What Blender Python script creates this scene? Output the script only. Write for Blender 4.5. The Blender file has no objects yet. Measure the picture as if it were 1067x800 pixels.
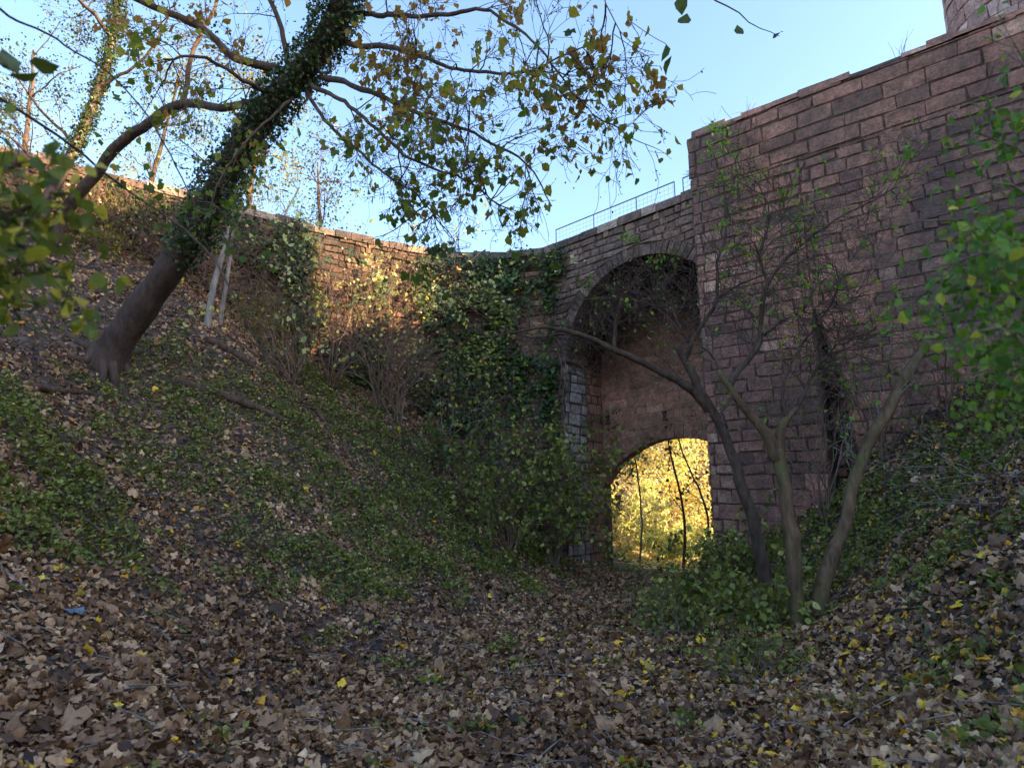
import bpy, math, random
import numpy as np
from mathutils import Vector, Matrix

random.seed(7)
RNG = np.random.default_rng(11)
C = bpy.context.scene.collection
R = math.radians

# ------------------------------------------------------------------ camera
FPX, PITCH, EYE = 640.0, R(11.5), 1.6
cam_d = bpy.data.cameras.new('camera')
cam = bpy.data.objects.new('camera', cam_d)
C.objects.link(cam)
cam.location = (0, 0, EYE)
cam.rotation_euler = (R(90) + PITCH, 0, 0)
cam_d.sensor_width = 36
cam_d.lens = 36 * FPX / 1067
cam_d.clip_start, cam_d.clip_end = 0.05, 3000
cam_d.dof.use_dof = True
cam_d.dof.focus_distance = 9
cam_d.dof.aperture_fstop = (cam_d.lens / 1000) / 0.009
bpy.context.scene.camera = cam


def ray(px, py):
    x = (px - 533.5) / FPX
    v = -(py - 400) / FPX
    return np.array([x, math.cos(PITCH) - v * math.sin(PITCH), math.sin(PITCH) + v * math.cos(PITCH)])


def PY(px, py, Y):
    d = ray(px, py)
    return np.array([0, 0, EYE]) + d * (Y / d[1])


def PZ(px, py, z):
    d = ray(px, py)
    return np.array([0, 0, EYE]) + d * ((z - EYE) / d[2])


# ------------------------------------------------------------------ noise
def _hash(ix, iy, iz, seed):
    n = (ix * 374761393 + iy * 668265263 + iz * 2147483647 + seed * 974711) & 0xFFFFFFFF
    n = ((n ^ (n >> 13)) * 1274126177) & 0xFFFFFFFF
    return ((n ^ (n >> 16)) & 0xFFFF) / 65535.0


def vnoise(p, scale=1.0, seed=0):
    p = np.asarray(p, float) * scale
    if p.shape[-1] == 2:
        p = np.concatenate([p, np.zeros(p.shape[:-1] + (1,))], -1)
    i = np.floor(p).astype(np.int64)
    f = p - i
    f = f * f * (3 - 2 * f)
    r = 0
    for dx in (0, 1):
        for dy in (0, 1):
            for dz in (0, 1):
                w = (f[..., 0] if dx else 1 - f[..., 0]) * (f[..., 1] if dy else 1 - f[..., 1]) * (f[..., 2] if dz else 1 - f[..., 2])
                r = r + w * _hash(i[..., 0] + dx, i[..., 1] + dy, i[..., 2] + dz, seed)
    return r


# ------------------------------------------------------------------ terrain
TP = [PY(*a) for a in [
    (0, 700, 4.3), (0, 600, 5.3), (0, 450, 7.2), (0, 310, 9.6), (10, 240, 11.6), (60, 245, 11.8), (110, 372, 10.5),
    (220, 332, 12.8), (150, 290, 12.6), (330, 398, 14.8), (430, 445, 15.9), (500, 492, 16.6), (560, 570, 16.3), (200, 480, 10),
    (300, 550, 9.8), (350, 632, 9.0), (200, 602, 7.8), (450, 565, 12.5), (400, 490, 13.6), (100, 450, 9.0), (150, 645, 6.4),
    (560, 606, 14.0), (620, 604, 15.5), (830, 652, 7.8), (868, 512, 11.9), (1000, 400, 10.2), (1067, 385, 9.2), (1067, 500, 6.6), (1067, 610, 5.0),
    (1067, 730, 4.0), (900, 600, 8.5), (765, 622, 10.5), (950, 705, 5.4), (745, 600, 12.6), (800, 562, 11.8), (940, 480, 9.8)]]
TP += [np.array(a, float) for a in [
    (0, 0, 0), (2, 0, 0.0), (-2, 0, 0.1), (0, -6, 0), (0, 4, 0), (1, 8, 0), (0.6, 11, 0), (-5, -4, 0.9), (6, -4, 1.0), (-6, 2, 1.6), (6, 2, 1.6),
    (2.2, 16, 0), (3, 18, -0.1), (4.5, 16.5, -.1), (5, 21, -.3), (9, 26, 0), (5, 27, 0), (12, 36, 4), (6, 38, 4.5), (20, 34, 4), (-1, 30, 4), (-6, 24, 6.5),
    (-14, 19, 7.6), (-18, 8, 7.5), (-14, 30, 7), (13, 16, 1), (18, 10, 3), (16, 24, 0.6), (14, 2, 5), (20, -6, 4), (-16, -6, 5), (0, -20, 0), (0, 60, 13), (30, 60, 12), (-30, 50, 10)]]
TP = np.array(TP)


def _U(r2):
    return np.where(r2 > 1e-9, r2 * np.log(r2 + 1e-12), 0.0)


_n = len(TP)
_K = _U(((TP[:, None, :2] - TP[None, :, :2]) ** 2).sum(-1)) + np.eye(_n) * 0.6
_P = np.c_[np.ones(_n), TP[:, :2]]
_A = np.block([[_K, _P], [_P.T, np.zeros((3, 3))]])
_W = np.linalg.solve(_A, np.r_[TP[:, 2], 0, 0, 0])


def hz(x, y, fine=True):
    x = np.asarray(x, float)
    y = np.asarray(y, float)
    sh = x.shape
    q = np.stack([x.ravel(), y.ravel()], -1)
    out = np.empty(len(q))
    for a in range(0, len(q), 20000):
        b = q[a:a + 20000]
        u = _U(((b[:, None, :] - TP[None, :, :2]) ** 2).sum(-1))
        out[a:a + 20000] = u @ _W[:_n] + _W[_n] + b @ _W[_n + 1:]
    d = np.hypot(q[:, 0] - 2, q[:, 1] - 20)
    w = np.clip((d - 40) / 40, 0, 1)
    out = np.clip(out, -1.5, 16) * (1 - w) + w * (5 + 6 * vnoise(q, 0.012, 3))
    if fine:
        near = np.clip(1 - np.hypot(q[:, 0], q[:, 1]) / 60, 0, 1)
        out = out + near * (0.16 * (vnoise(q, 0.9, 5) - .5) + 0.09 * (vnoise(q, 2.6, 6) - .5))
    return out.reshape(sh)


def G(px, py):
    """the point of the ground seen at a pixel of the photograph"""
    d = ray(px, py)
    ts = np.linspace(1.5, 45, 900)
    p = np.array([0, 0, EYE]) + ts[:, None] * d
    below = p[:, 2] < hz(p[:, 0], p[:, 1])
    k = int(np.argmax(below)) if below.any() else 400
    return p[k]


def on_ground(x, y, dz=0.0):
    return np.array([x, y, float(hz(np.array([x]), np.array([y]))[0]) + dz])


# ------------------------------------------------------------------ object helpers
class MB:
    def __init__(s):
        s.v, s.f, s.t, s.n = [], [], [], 0

    def add(s, v, f, tint=0.5):
        v = np.asarray(v, float).reshape(-1, 3)
        s.v.append(v)
        s.f += [tuple(int(i) + s.n for i in q) for q in f]
        s.t.append(np.full(len(v), tint) if np.isscalar(tint) else np.asarray(tint, float))
        s.n += len(v)

    def quad(s, a, b, c, d, tint=0.5):
        s.add([a, b, c, d], [(0, 1, 2, 3)], tint)

    def build(s, name, mat, parent=None, smooth=False):
        if not s.n:
            return None
        me = bpy.data.meshes.new(name)
        v = np.concatenate(s.v)
        o = bpy.data.objects.new(name, me)
        if parent is not None:
            v = v - np.array(parent.location)
        me.from_pydata(v.tolist(), [], s.f)
        a = me.attributes.new('tint', 'FLOAT', 'POINT')
        a.data.foreach_set('value', np.concatenate(s.t).astype(np.float32))
        me.materials.append(mat)
        if smooth:
            me.polygons.foreach_set('use_smooth', [True] * len(me.polygons))
        C.objects.link(o)
        o.parent = parent
        return o


def tag(o, label=None, cat=None, group=None, kind=None):
    for k, v in (('label', label), ('category', cat), ('group', group), ('kind', kind)):
        if v:
            o[k] = v
    return o


def thing(name, loc, label, cat, group=None):
    o = bpy.data.objects.new(name, None)
    o.empty_display_size = 0.3
    o.location = [float(c) for c in loc]
    C.objects.link(o)
    return tag(o, label, cat, group)


def big_mesh(name, parts, mat, parent=None, smooth=False):
    """parts: list of (verts N,k,3 ; template faces ; tint N) copied shapes in one mesh"""
    V, LS, LT, LV, T, vo, lo = [], [], [], [], [], 0, 0
    for v, faces, tint in parts:
        n, k = v.shape[:2]
        if n == 0:
            continue
        tot = np.array([len(f) for f in faces])
        idx = np.concatenate([np.array(f) for f in faces])
        st = np.concatenate([[0], np.cumsum(tot)[:-1]])
        V.append(v.reshape(-1, 3))
        LV.append((idx[None] + (np.arange(n) * k)[:, None] + vo).ravel())
        LS.append((st[None] + (np.arange(n) * len(idx))[:, None] + lo).ravel())
        LT.append(np.tile(tot, n))
        T.append(np.repeat(tint, k))
        vo += n * k
        lo += n * len(idx)
    if not V:
        return None
    V, LV, LS, LT, T = map(np.concatenate, (V, LV, LS, LT, T))
    if parent is not None:
        V = V - np.array(parent.location)
    me = bpy.data.meshes.new(name)
    me.vertices.add(len(V))
    me.vertices.foreach_set('co', V.astype(np.float32).ravel())
    me.loops.add(len(LV))
    me.loops.foreach_set('vertex_index', LV.astype(np.int32))
    me.polygons.add(len(LS))
    me.polygons.foreach_set('loop_start', LS.astype(np.int32))
    me.polygons.foreach_set('loop_total', LT.astype(np.int32))
    if smooth:
        me.polygons.foreach_set('use_smooth', np.ones(len(LS), bool))
    a = me.attributes.new('tint', 'FLOAT', 'POINT')
    a.data.foreach_set('value', T.astype(np.float32))
    me.update(calc_edges=True)
    me.materials.append(mat)
    o = bpy.data.objects.new(name, me)
    C.objects.link(o)
    o.parent = parent
    return o


# ------------------------------------------------------------------ materials
def new_mat(name):
    m = bpy.data.materials.new(name)
    m.use_nodes = True
    nt = m.node_tree
    nt.nodes.clear()
    out = nt.nodes.new('ShaderNodeOutputMaterial')
    return m, nt, out


def nd(nt, t, **kw):
    n = nt.nodes.new('ShaderNode' + t)
    for k, v in kw.items():
        if k.startswith('i_'):
            key = k[2:].replace('_', ' ')
            n.inputs[int(key) if key.isdigit() else key].default_value = v
        else:
            setattr(n, k, v)
    return n


def ramp(nt, fac, stops, interp='LINEAR'):
    n = nt.nodes.new('ShaderNodeValToRGB')
    cr = n.color_ramp
    cr.interpolation = interp
    while len(cr.elements) < len(stops):
        cr.elements.new(0.5)
    for e, (p, c) in zip(cr.elements, stops):
        e.position = p
        e.color = (*c, 1) if len(c) == 3 else c
    nt.links.new(fac, n.inputs[0])
    return n.outputs[0]


def noise(nt, scale, detail=4, vec=None, rough=.55):
    n = nd(nt, 'TexNoise')
    n.inputs['Scale'].default_value = scale
    n.inputs['Detail'].default_value = detail
    n.inputs['Roughness'].default_value = rough
    if vec is not None:
        nt.links.new(vec, n.inputs['Vector'])
    return n.outputs['Fac']


def mix(nt, mode, fac, a, b):
    n = nt.nodes.new('ShaderNodeMix')
    n.data_type = 'RGBA'
    n.blend_type = mode
    for i, x in ((0, fac), (6, a), (7, b)):
        if hasattr(x, 'is_linked'):
            nt.links.new(x, n.inputs[i])
        elif i == 0:
            n.inputs[0].default_value = x
        else:
            n.inputs[i].default_value = (*x, 1)
    return n.outputs[2]


def mat_leaf(name, stops, trans=0.35, rough=0.55, interp='LINEAR', spot=True):
    m, nt, out = new_mat(name)
    at = nd(nt, 'Attribute', attribute_name='tint')
    col = ramp(nt, at.outputs['Fac'], stops, interp)
    if spot:
        geo = nd(nt, 'NewGeometry')
        nz = noise(nt, 28, 2, geo.outputs['Position'])
        col = mix(nt, 'MULTIPLY', 0.6, col, ramp(nt, nz, [(0.3, (.55, .5, .45)), (.62, (1.1, 1.1, 1.1))]))
    pb = nd(nt, 'BsdfPrincipled')
    pb.inputs['Roughness'].default_value = rough
    pb.inputs['Specular IOR Level'].default_value = 0.35
    nt.links.new(col, pb.inputs['Base Color'])
    if trans:
        tr = nd(nt, 'BsdfTranslucent')
        br = mix(nt, 'MULTIPLY', 1.0, col, (1.25, 1.2, .7))
        nt.links.new(br, tr.inputs['Color'])
        ms = nd(nt, 'MixShader')
        ms.inputs[0].default_value = trans
        nt.links.new(pb.outputs[0], ms.inputs[1])
        nt.links.new(tr.outputs[0], ms.inputs[2])
        nt.links.new(ms.outputs[0], out.inputs[0])
    else:
        nt.links.new(pb.outputs[0], out.inputs[0])
    return m


def mat_stone(name, stops, stain=(.05, .045, .045), stain_lo=.5, stain_hi=.68, moss=0.5, bump=.5, stain_scale=.35):
    m, nt, out = new_mat(name)
    geo = nd(nt, 'NewGeometry')
    P = geo.outputs['Position']
    at = nd(nt, 'Attribute', attribute_name='tint')
    col = ramp(nt, at.outputs['Fac'], stops)
    col = mix(nt, 'MULTIPLY', .95, col, ramp(nt, noise(nt, 5, 6, P, .7), [(.28, (.42, .42, .43)), (.68, (1.42, 1.36, 1.33))]))
    col = mix(nt, 'MULTIPLY', .9, col, ramp(nt, noise(nt, 17, 6, P, .75), [(.32, (.42, .42, .42)), (.66, (1.3, 1.3, 1.3))]))
    col = mix(nt, 'MULTIPLY', .85, col, ramp(nt, noise(nt, .55, 5, P, .65), [(.33, (.55, .57, .6)), (.5, (1, 1, 1)), (.66, (1.32, 1.2, 1.12))]))
    # water-stained patches, drawn out vertically
    mp = nd(nt, 'Mapping')
    mp.inputs['Scale'].default_value = (1, 1, .38)
    nt.links.new(P, mp.inputs[0])
    st = ramp(nt, noise(nt, stain_scale, 7, mp.outputs[0], .62), [(stain_lo, (0, 0, 0)), (stain_hi, (1, 1, 1))])
    stv = mix(nt, 'MULTIPLY', 1, st, (.8, .8, .8))
    col = mix(nt, 'MIX', stv, col, stain)
    lich = ramp(nt, noise(nt, 1.7, 8, P, .75), [(.56, (0, 0, 0)), (.72, (moss, moss, moss))])
    col = mix(nt, 'MIX', lich, col, (.14, .135, .10))
    pb = nd(nt, 'BsdfPrincipled')
    pb.inputs['Roughness'].default_value = .93
    pb.inputs['Specular IOR Level'].default_value = .2
    nt.links.new(col, pb.inputs['Base Color'])
    b = nd(nt, 'Bump')
    b.inputs['Strength'].default_value = bump
    b.inputs['Distance'].default_value = .05
    mx = nd(nt, 'Math', operation='ADD')
    nt.links.new(noise(nt, 9, 8, P, .7), mx.inputs[0])
    nt.links.new(noise(nt, 60, 3, P), mx.inputs[1])
    nt.links.new(mx.outputs[0], b.inputs['Height'])
    nt.links.new(b.outputs[0], pb.inputs['Normal'])
    nt.links.new(pb.outputs[0], out.inputs[0])
    return m


def mat_bark(name, a, b, moss=None, scale=14):
    m, nt, out = new_mat(name)
    geo = nd(nt, 'NewGeometry')
    mp = nd(nt, 'Mapping')
    mp.inputs['Scale'].default_value = (1, 1, .25)
    nt.links.new(geo.outputs['Position'], mp.inputs[0])
    n1 = noise(nt, scale, 8, mp.outputs[0], .7)
    col = ramp(nt, n1, [(.3, a), (.68, b)])
    col = mix(nt, 'MULTIPLY', .6, col, ramp(nt, noise(nt, 2.2, 4, geo.outputs['Position']), [(.3, (.55, .55, .55)), (.7, (1.2, 1.2, 1.2))]))
    if moss:
        col = mix(nt, 'MIX', ramp(nt, noise(nt, 2.6, 6, geo.outputs['Position'], .7), [(.46, (0, 0, 0)), (.62, (.8, .8, .8))]), col, moss)
    pb = nd(nt, 'BsdfPrincipled')
    pb.inputs['Roughness'].default_value = .9
    pb.inputs['Specular IOR Level'].default_value = .2
    nt.links.new(col, pb.inputs['Base Color'])
    bp = nd(nt, 'Bump')
    bp.inputs['Strength'].default_value = .8
    bp.inputs['Distance'].default_value = .03
    nt.links.new(n1, bp.inputs['Height'])
    nt.links.new(bp.outputs[0], pb.inputs['Normal'])
    nt.links.new(pb.outputs[0], out.inputs[0])
    return m


def mat_soil():
    m, nt, out = new_mat('soil')
    geo = nd(nt, 'NewGeometry')
    P = geo.outputs['Position']
    vo = nd(nt, 'TexVoronoi')
    vo.inputs['Scale'].default_value = 14
    nt.links.new(P, vo.inputs['Vector'])
    col = ramp(nt, vo.outputs['Color'], [(.1, (.03, .021, .016)), (.6, (.08, .055, .042)), (.9, (.17, .12, .095))])
    col = mix(nt, 'MULTIPLY', .7, col, ramp(nt, noise(nt, 1.4, 6, P, .7), [(.3, (.45, .45, .45)), (.7, (1.3, 1.25, 1.2))]))
    pb = nd(nt, 'BsdfPrincipled')
    pb.inputs['Roughness'].default_value = .95
    nt.links.new(col, pb.inputs['Base Color'])
    bp = nd(nt, 'Bump')
    bp.inputs['Strength'].default_value = .8
    bp.inputs['Distance'].default_value = .05
    nt.links.new(noise(nt, 22, 6, P, .7), bp.inputs['Height'])
    nt.links.new(bp.outputs[0], pb.inputs['Normal'])
    nt.links.new(pb.outputs[0], out.inputs[0])
    return m


RED = [(0, (0.216, 0.125, 0.096)), (.3, (0.354, 0.192, 0.146)), (.6, (0.500, 0.260, 0.190)), (.82, (0.627, 0.309, 0.228)), (1, (0.784, 0.484, 0.358))]
GREY = [(0, (0.126, 0.094, 0.078)), (.4, (0.239, 0.169, 0.136)), (.75, (0.337, 0.237, 0.190)), (1, (0.590, 0.450, 0.357))]
OCHRE = [(0, (0.113, 0.072, 0.051)), (.5, (0.242, 0.150, 0.099)), (1, (0.412, 0.267, 0.175))]
M = dict(
    red=mat_stone('red_sandstone', RED, stain=(.095, .08, .076), stain_lo=.43, stain_hi=.64, bump=.9),
    rose=mat_stone('pale_rose_sandstone', [(0, (.22, .15, .135)), (.5, (.33, .235, .215)), (1, (.46, .36, .33))], stain_lo=.62, stain_hi=.8, moss=.2),
    crust=mat_stone('blackened_sandstone', [(0, (.055, .047, .047)), (.5, (.10, .083, .08)), (1, (.18, .14, .13))], stain_lo=.45),
    grey=mat_stone('grey_sandstone', GREY, stain_lo=.48, stain_hi=.7, bump=.8),
    pale=mat_stone('jamb_stone_lit_tone', [(0, (0.240, 0.204, 0.183)), (.5, (0.396, 0.342, 0.307)), (1, (0.552, 0.492, 0.448))], stain_lo=.6, stain_hi=.8, moss=.3),  # paler tone carries the light falling on the near jamb
    ochre=mat_stone('ochre_rubble', OCHRE, stain_lo=.47, stain_hi=.7, bump=.8),
    render=mat_stone('old_red_render', [(0, (0.287, 0.148, 0.102)), (.5, (0.379, 0.199, 0.139)), (1, (0.472, 0.261, 0.188))], stain=(0.145, 0.095, 0.072), stain_lo=.5, stain_hi=.8, moss=.25, bump=.3),
    mortar=mat_stone('dark_mortar', [(0, (0.089, 0.060, 0.046)), (1, (0.164, 0.109, 0.086))]),
    soil=mat_soil(),
    bark=mat_bark('dark_bark', (0.035, 0.023, 0.018), (0.156, 0.105, 0.079)),
    bark_mossy=mat_bark('mossy_bark', (0.052, 0.033, 0.020), (0.223, 0.143, 0.087), (0.111, 0.102, 0.041)),
    bark_beech=mat_bark('brown_grey_bark', (0.039, 0.027, 0.022), (0.111, 0.077, 0.064), None, 9),
    bark_pale=mat_bark('pale_bark', (0.091, 0.075, 0.065), (0.390, 0.338, 0.299), None, 8),
    twig=mat_bark('brown_twig', (0.100, 0.066, 0.051), (0.312, 0.216, 0.161)),
    deadwood=mat_bark('dead_wood', (.09, .075, .066), (.32, .28, .25)),
    litter=mat_leaf('dry_leaves', [(0, (0.032, 0.018, 0.009)), (.2, (0.110, 0.055, 0.028)), (.42, (0.259, 0.143, 0.076)), (.6, (0.425, 0.259, 0.143)), (.8, (0.646, 0.424, 0.244)),
                                   (.9, (0.802, 0.561, 0.341)), (.925, (0.568, 0.242, 0.031)), (.955, (0.850, 0.462, 0.028)), (.985, (0.850, 0.605, 0.054)), (1, (0.336, 0.264, 0.047))], .12, .5),
    cover=mat_leaf('herb_leaves', [(0, (0.070, 0.088, 0.017)), (.5, (0.169, 0.202, 0.041)), (.85, (0.297, 0.335, 0.068)), (1, (0.516, 0.474, 0.149))], .3, .45),
    ivy=mat_leaf('ivy_leaves', [(0, (0.024, 0.046, 0.017)), (.6, (0.053, 0.094, 0.028)), (.965, (0.112, 0.174, 0.042)), (.985, (0.450, 0.435, 0.042)), (1, (0.750, 0.580, 0.042))], .2, .35),
    canopy=mat_leaf('turning_leaves', [(0, (0.045, 0.083, 0.016)), (.45, (0.098, 0.158, 0.023)), (.7, (0.180, 0.225, 0.033)), (.9, (0.360, 0.315, 0.039)), (1, (0.300, 0.165, 0.039))], .6, .45),
    dark_canopy=mat_leaf('dark_leaves', [(0, (.02, .03, .012)), (.6, (.05, .075, .02)), (1, (.12, .14, .03))], .3, .45),
    lime=mat_leaf('lime_leaves', [(0, (0.100, 0.213, 0.024)), (.6, (0.188, 0.375, 0.042)), (.95, (0.312, 0.450, 0.060)), (1, (0.562, 0.500, 0.060))], .5, .5),
    yellowgreen=mat_leaf('yellow_green_leaves', [(0, (.09, .12, .02)), (.6, (.2, .21, .03)), (1, (.45, .36, .04))], .5, .5),
    fresh=mat_leaf('fresh_green_leaves', [(0, (0.061, 0.140, 0.017)), (.6, (0.132, 0.271, 0.030)), (.97, (0.263, 0.394, 0.050)), (1, (0.709, 0.619, 0.084))], .45, .5),
    olive=mat_leaf('olive_leaves', [(0, (0.102, 0.144, 0.023)), (.6, (0.217, 0.251, 0.035)), (1, (0.663, 0.526, 0.058))], .45, .5),
    gold=mat_leaf('golden_leaves', [(0, (0.500, 0.336, 0.136)), (.3, (0.700, 0.560, 0.221)), (.75, (0.800, 0.739, 0.374)), (1, (0.660, 0.739, 0.425))], .5, .6),
    golden_green=mat_leaf('green_gold_leaves', [(0, (0.360, 0.454, 0.192)), (.6, (0.620, 0.670, 0.320)), (1, (0.800, 0.756, 0.352))], .5, .6),
)
m_, nt_, out_ = new_mat('weathered_steel')
pb_ = nd(nt_, 'BsdfPrincipled')
pb_.inputs['Base Color'].default_value = (.16, .15, .15, 1)
pb_.inputs['Metallic'].default_value = .7
pb_.inputs['Roughness'].default_value = .5
nt_.links.new(pb_.outputs[0], out_.inputs[0])
M['steel'] = m_
m_, nt_, out_ = new_mat('blue_plastic')
pb_ = nd(nt_, 'BsdfPrincipled')
pb_.inputs['Base Color'].default_value = (.10, .15, .2, 1)
pb_.inputs['Roughness'].default_value = .5
nt_.links.new(pb_.outputs[0], out_.inputs[0])
M['plastic'] = m_

# ------------------------------------------------------------------ ground
k = np.linspace(-1, 1, 301)
gx = 2 + np.sinh(k * 4.2) / math.sinh(4.2) * 420
gy = 11 + np.sinh(k * 4.2) / math.sinh(4.2) * 420
GX, GY = np.meshgrid(gx, gy)
GZ = hz(GX, GY)
n_ = len(k)
vv = np.stack([GX, GY, GZ], -1).reshape(-1, 3)
ii = (np.arange(n_ - 1)[:, None] * n_ + np.arange(n_ - 1)[None]).ravel()
quads = np.stack([ii, ii + 1, ii + n_ + 1, ii + n_], -1)
g = MB()
g.add(vv, quads.tolist())
ground = tag(g.build('ground', M['soil'], None, True), kind='structure')


# ------------------------------------------------------------------ walls: plan curves
class Wall:
    """a wall plan: polyline in x,y; at(s, z, d) is the point s metres along, height z, d metres proud of its face"""

    def __init__(s, pts, flip=1):
        s.p = np.array([q[:2] for q in pts], float)
        s.seg = np.diff(s.p, axis=0)
        s.len = np.linalg.norm(s.seg, axis=1)
        s.cum = np.r_[0, np.cumsum(s.len)]
        s.L = s.cum[-1]
        s.flip = flip

    def tan(s, a):
        a = min(max(a, 0), s.L - 1e-6)
        i = int(np.searchsorted(s.cum, a, 'right') - 1)
        # average the directions near the joints so that normals turn smoothly
        u = s.seg[i] / s.len[i]
        t = (a - s.cum[i]) / s.len[i]
        if t > .5 and i + 1 < len(s.seg):
            v = s.seg[i + 1] / s.len[i + 1]
            w = (t - .5)
        elif t < .5 and i > 0:
            v = s.seg[i - 1] / s.len[i - 1]
            w = (.5 - t)
        else:
            return u
        u = u * (1 - w) + v * w
        return u / np.linalg.norm(u)

    def at(s, a, z, d=0.0):
        b = min(max(a, 0), s.L - 1e-6)
        i = int(np.searchsorted(s.cum, b, 'right') - 1)
        q = s.p[i] + s.seg[i] / s.len[i] * (a - s.cum[i])
        u = s.tan(a)
        n = np.array([u[1], -u[0]]) * s.flip
        return np.array([q[0] + n[0] * d, q[1] + n[1] * d, z])


def block(mb, W, a0, a1, z0, z1, proud, gap, tint, rng, a0t=None, a1t=None, base=0.0, inset=.02, jit=.012):
    a0t = a0 if a0t is None else a0t
    a1t = a1 if a1t is None else a1t
    g2 = gap / 2
    j = lambda: rng.uniform(-jit, jit)
    o = [(a0 + g2 + j(), z0 + g2 + j()), (a1 - g2 + j(), z0 + g2 + j()), (a1t - g2 + j(), z1 - g2 + j()), (a0t + g2 + j(), z1 - g2 + j())]
    i = [(o[0][0] + inset, o[0][1] + inset), (o[1][0] - inset, o[1][1] + inset), (o[2][0] - inset, o[2][1] - inset), (o[3][0] + inset, o[3][1] - inset)]
    # uneven face: a 4 x 3 grid of points over the inner rectangle, corners worn back
    tilt = rng.uniform(-.5, .5), rng.uniform(-.35, .35)
    v = [W(a, z, base - .03) for a, z in o]
    rim = []
    for r_ in range(3):
        for c_ in range(4):
            u, w = c_ / 3, r_ / 2
            a = (i[0][0] * (1 - u) + i[1][0] * u) * (1 - w) + (i[3][0] * (1 - u) + i[2][0] * u) * w
            z = (i[0][1] * (1 - u) + i[1][1] * u) * (1 - w) + (i[3][1] * (1 - u) + i[2][1] * u) * w
            corner = (c_ in (0, 3)) and r_ != 1
            e = (.6 if corner else .85 if (c_ in (0, 3) or r_ != 1) else 1.0)
            pr = proud * (e + tilt[0] * (u - .5) + tilt[1] * (w - .5) + rng.uniform(-.22, .22))
            cut = inset * rng.uniform(0, .9) if corner else 0
            v.append(W(a + (cut if c_ == 0 else -cut), z + (cut if r_ == 0 else -cut), base + max(.003, pr)))
    f = []
    for r_ in range(2):
        for c_ in range(3):
            k = 4 + r_ * 4 + c_
            f.append((k, k + 1, k + 5, k + 4))
    f += [(0, 1, 7, 6, 5, 4), (1, 2, 15, 11, 7), (2, 3, 12, 13, 14, 15), (3, 0, 4, 8, 12)]
    mb.add(v, f, tint)


def courses(mb, W, s0, s1, z0, z1, h, wmin, wmax, rng, proud=.03, gap=.018, tint=None, skip=None, base=0.0, wob=.04, edge=None, ragged=0):
    """lay irregular courses; edge(z) -> list of (s0, s1) intervals that are stone at that height"""
    z = z0
    while z < z1 - .04:
        hh = h * rng.uniform(.78, 1.25)
        zt = min(z + hh, z1)
        ivs_b = edge(z + .005) if edge else [(s0, s1)]
        ivs_t = edge(zt - .005) if edge else [(s0, s1)]
        if len(ivs_b) != len(ivs_t):
            ivs_b = ivs_t = edge((z + zt) / 2)
        for (b0, b1), (t0, t1) in zip(ivs_b, ivs_t):
            m0, m1 = max(b0, t0), min(b1, t1)
            a = min(b0, t0) - rng.uniform(0, wmax) * 0
            cuts = []
            x = m0 + rng.uniform(.4, 1) * wmin
            while x < m1 - wmin * .6:
                cuts.append(x)
                x += rng.uniform(wmin, wmax)
            bl, tl = b0, t0
            for c in cuts + [None]:
                br, tr = (c, c) if c is not None else (b1, t1)
                mid = (bl + br) / 2
                if not (skip and skip(mid, (z + zt) / 2)) and (br > bl + .04 or tr > tl + .04):
                    tv = rng.uniform(0, 1) if tint is None else tint(mid, (z + zt) / 2, rng)
                    w0 = wob * (vnoise(np.array([bl * .6, z * .6]), 1, 77) - .5)
                    w1 = wob * (vnoise(np.array([br * .6, z * .6]), 1, 77) - .5)
                    wt = zt
                    block(mb, W, bl, br, z + w0, wt + w1 * .6, proud * rng.uniform(.4, 1.5), gap, tv, rng, tl, tr, base, min(.016, (zt - z) * .08), jit=.022)
                bl, tl = br, tr
        z = zt


def ground_skip(W):
    def f(s, z):
        p = W(s, z, .3)
        return z < float(hz(np.array([p[0]]), np.array([p[1]]))[0]) - .5
    return f


rng = random.Random(3)

# ---- outer moat wall, curving round the left
ZW = 9.3
lw = [PZ(px, py, ZW) for px, py in [(-260, 92), (-120, 122), (0, 150), (60, 165), (110, 179), (170, 193), (240, 211), (330, 235), (380, 246), (430, 256), (480, 262), (530, 262.5), (572, 257.5)]]
LW = Wall(lw)
A, B = PZ(570, 258, ZW), PZ(720, 200, ZW)
BR = Wall([A, A + (B - A) * 1.5])     # bridge face, running on behind the castle wall


def sheet(mb, W, ss, zf0, zf1, d=0.0, tint=.5, rev=False):
    for a, b in zip(ss[:-1], ss[1:]):
        q = [W(a, zf0(a), d), W(b, zf0(b), d), W(b, zf1(b), d), W(a, zf1(a), d)]
        mb.quad(*(q[::-1] if rev else q), tint)


mw = thing('moat_wall', LW.at(LW.L * .6, 4.0), 'old curved retaining wall of small rubble stone along the left behind the bank', 'wall')
c = MB()
ss = np.linspace(0, LW.L, 60)
sheet(c, LW.at, ss, lambda a: -1, lambda a: ZW - .02, -.012)
sheet(c, LW.at, ss, lambda a: -1, lambda a: ZW - .02, -1.4, rev=True)
for a, b in zip(ss[:-1], ss[1:]):
    c.quad(LW.at(a, ZW - .02, -.012), LW.at(b, ZW - .02, -.012), LW.at(b, ZW - .02, -1.4), LW.at(a, ZW - .02, -1.4))
for a in (0, LW.L):
    c.quad(LW.at(a, -1, -.012), LW.at(a, -1, -1.4), LW.at(a, ZW - .02, -1.4), LW.at(a, ZW - .02, -.012))
c.build('core', M['mortar'], mw)
f = MB()
courses(f, LW.at, 0, LW.L, -.3, ZW - .22, .165, .14, .5, rng, .04, .014, wob=.09, skip=ground_skip(LW.at))
f.build('stone_facing', M['ochre'], mw)
cp = MB()
s = 0.0
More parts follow.
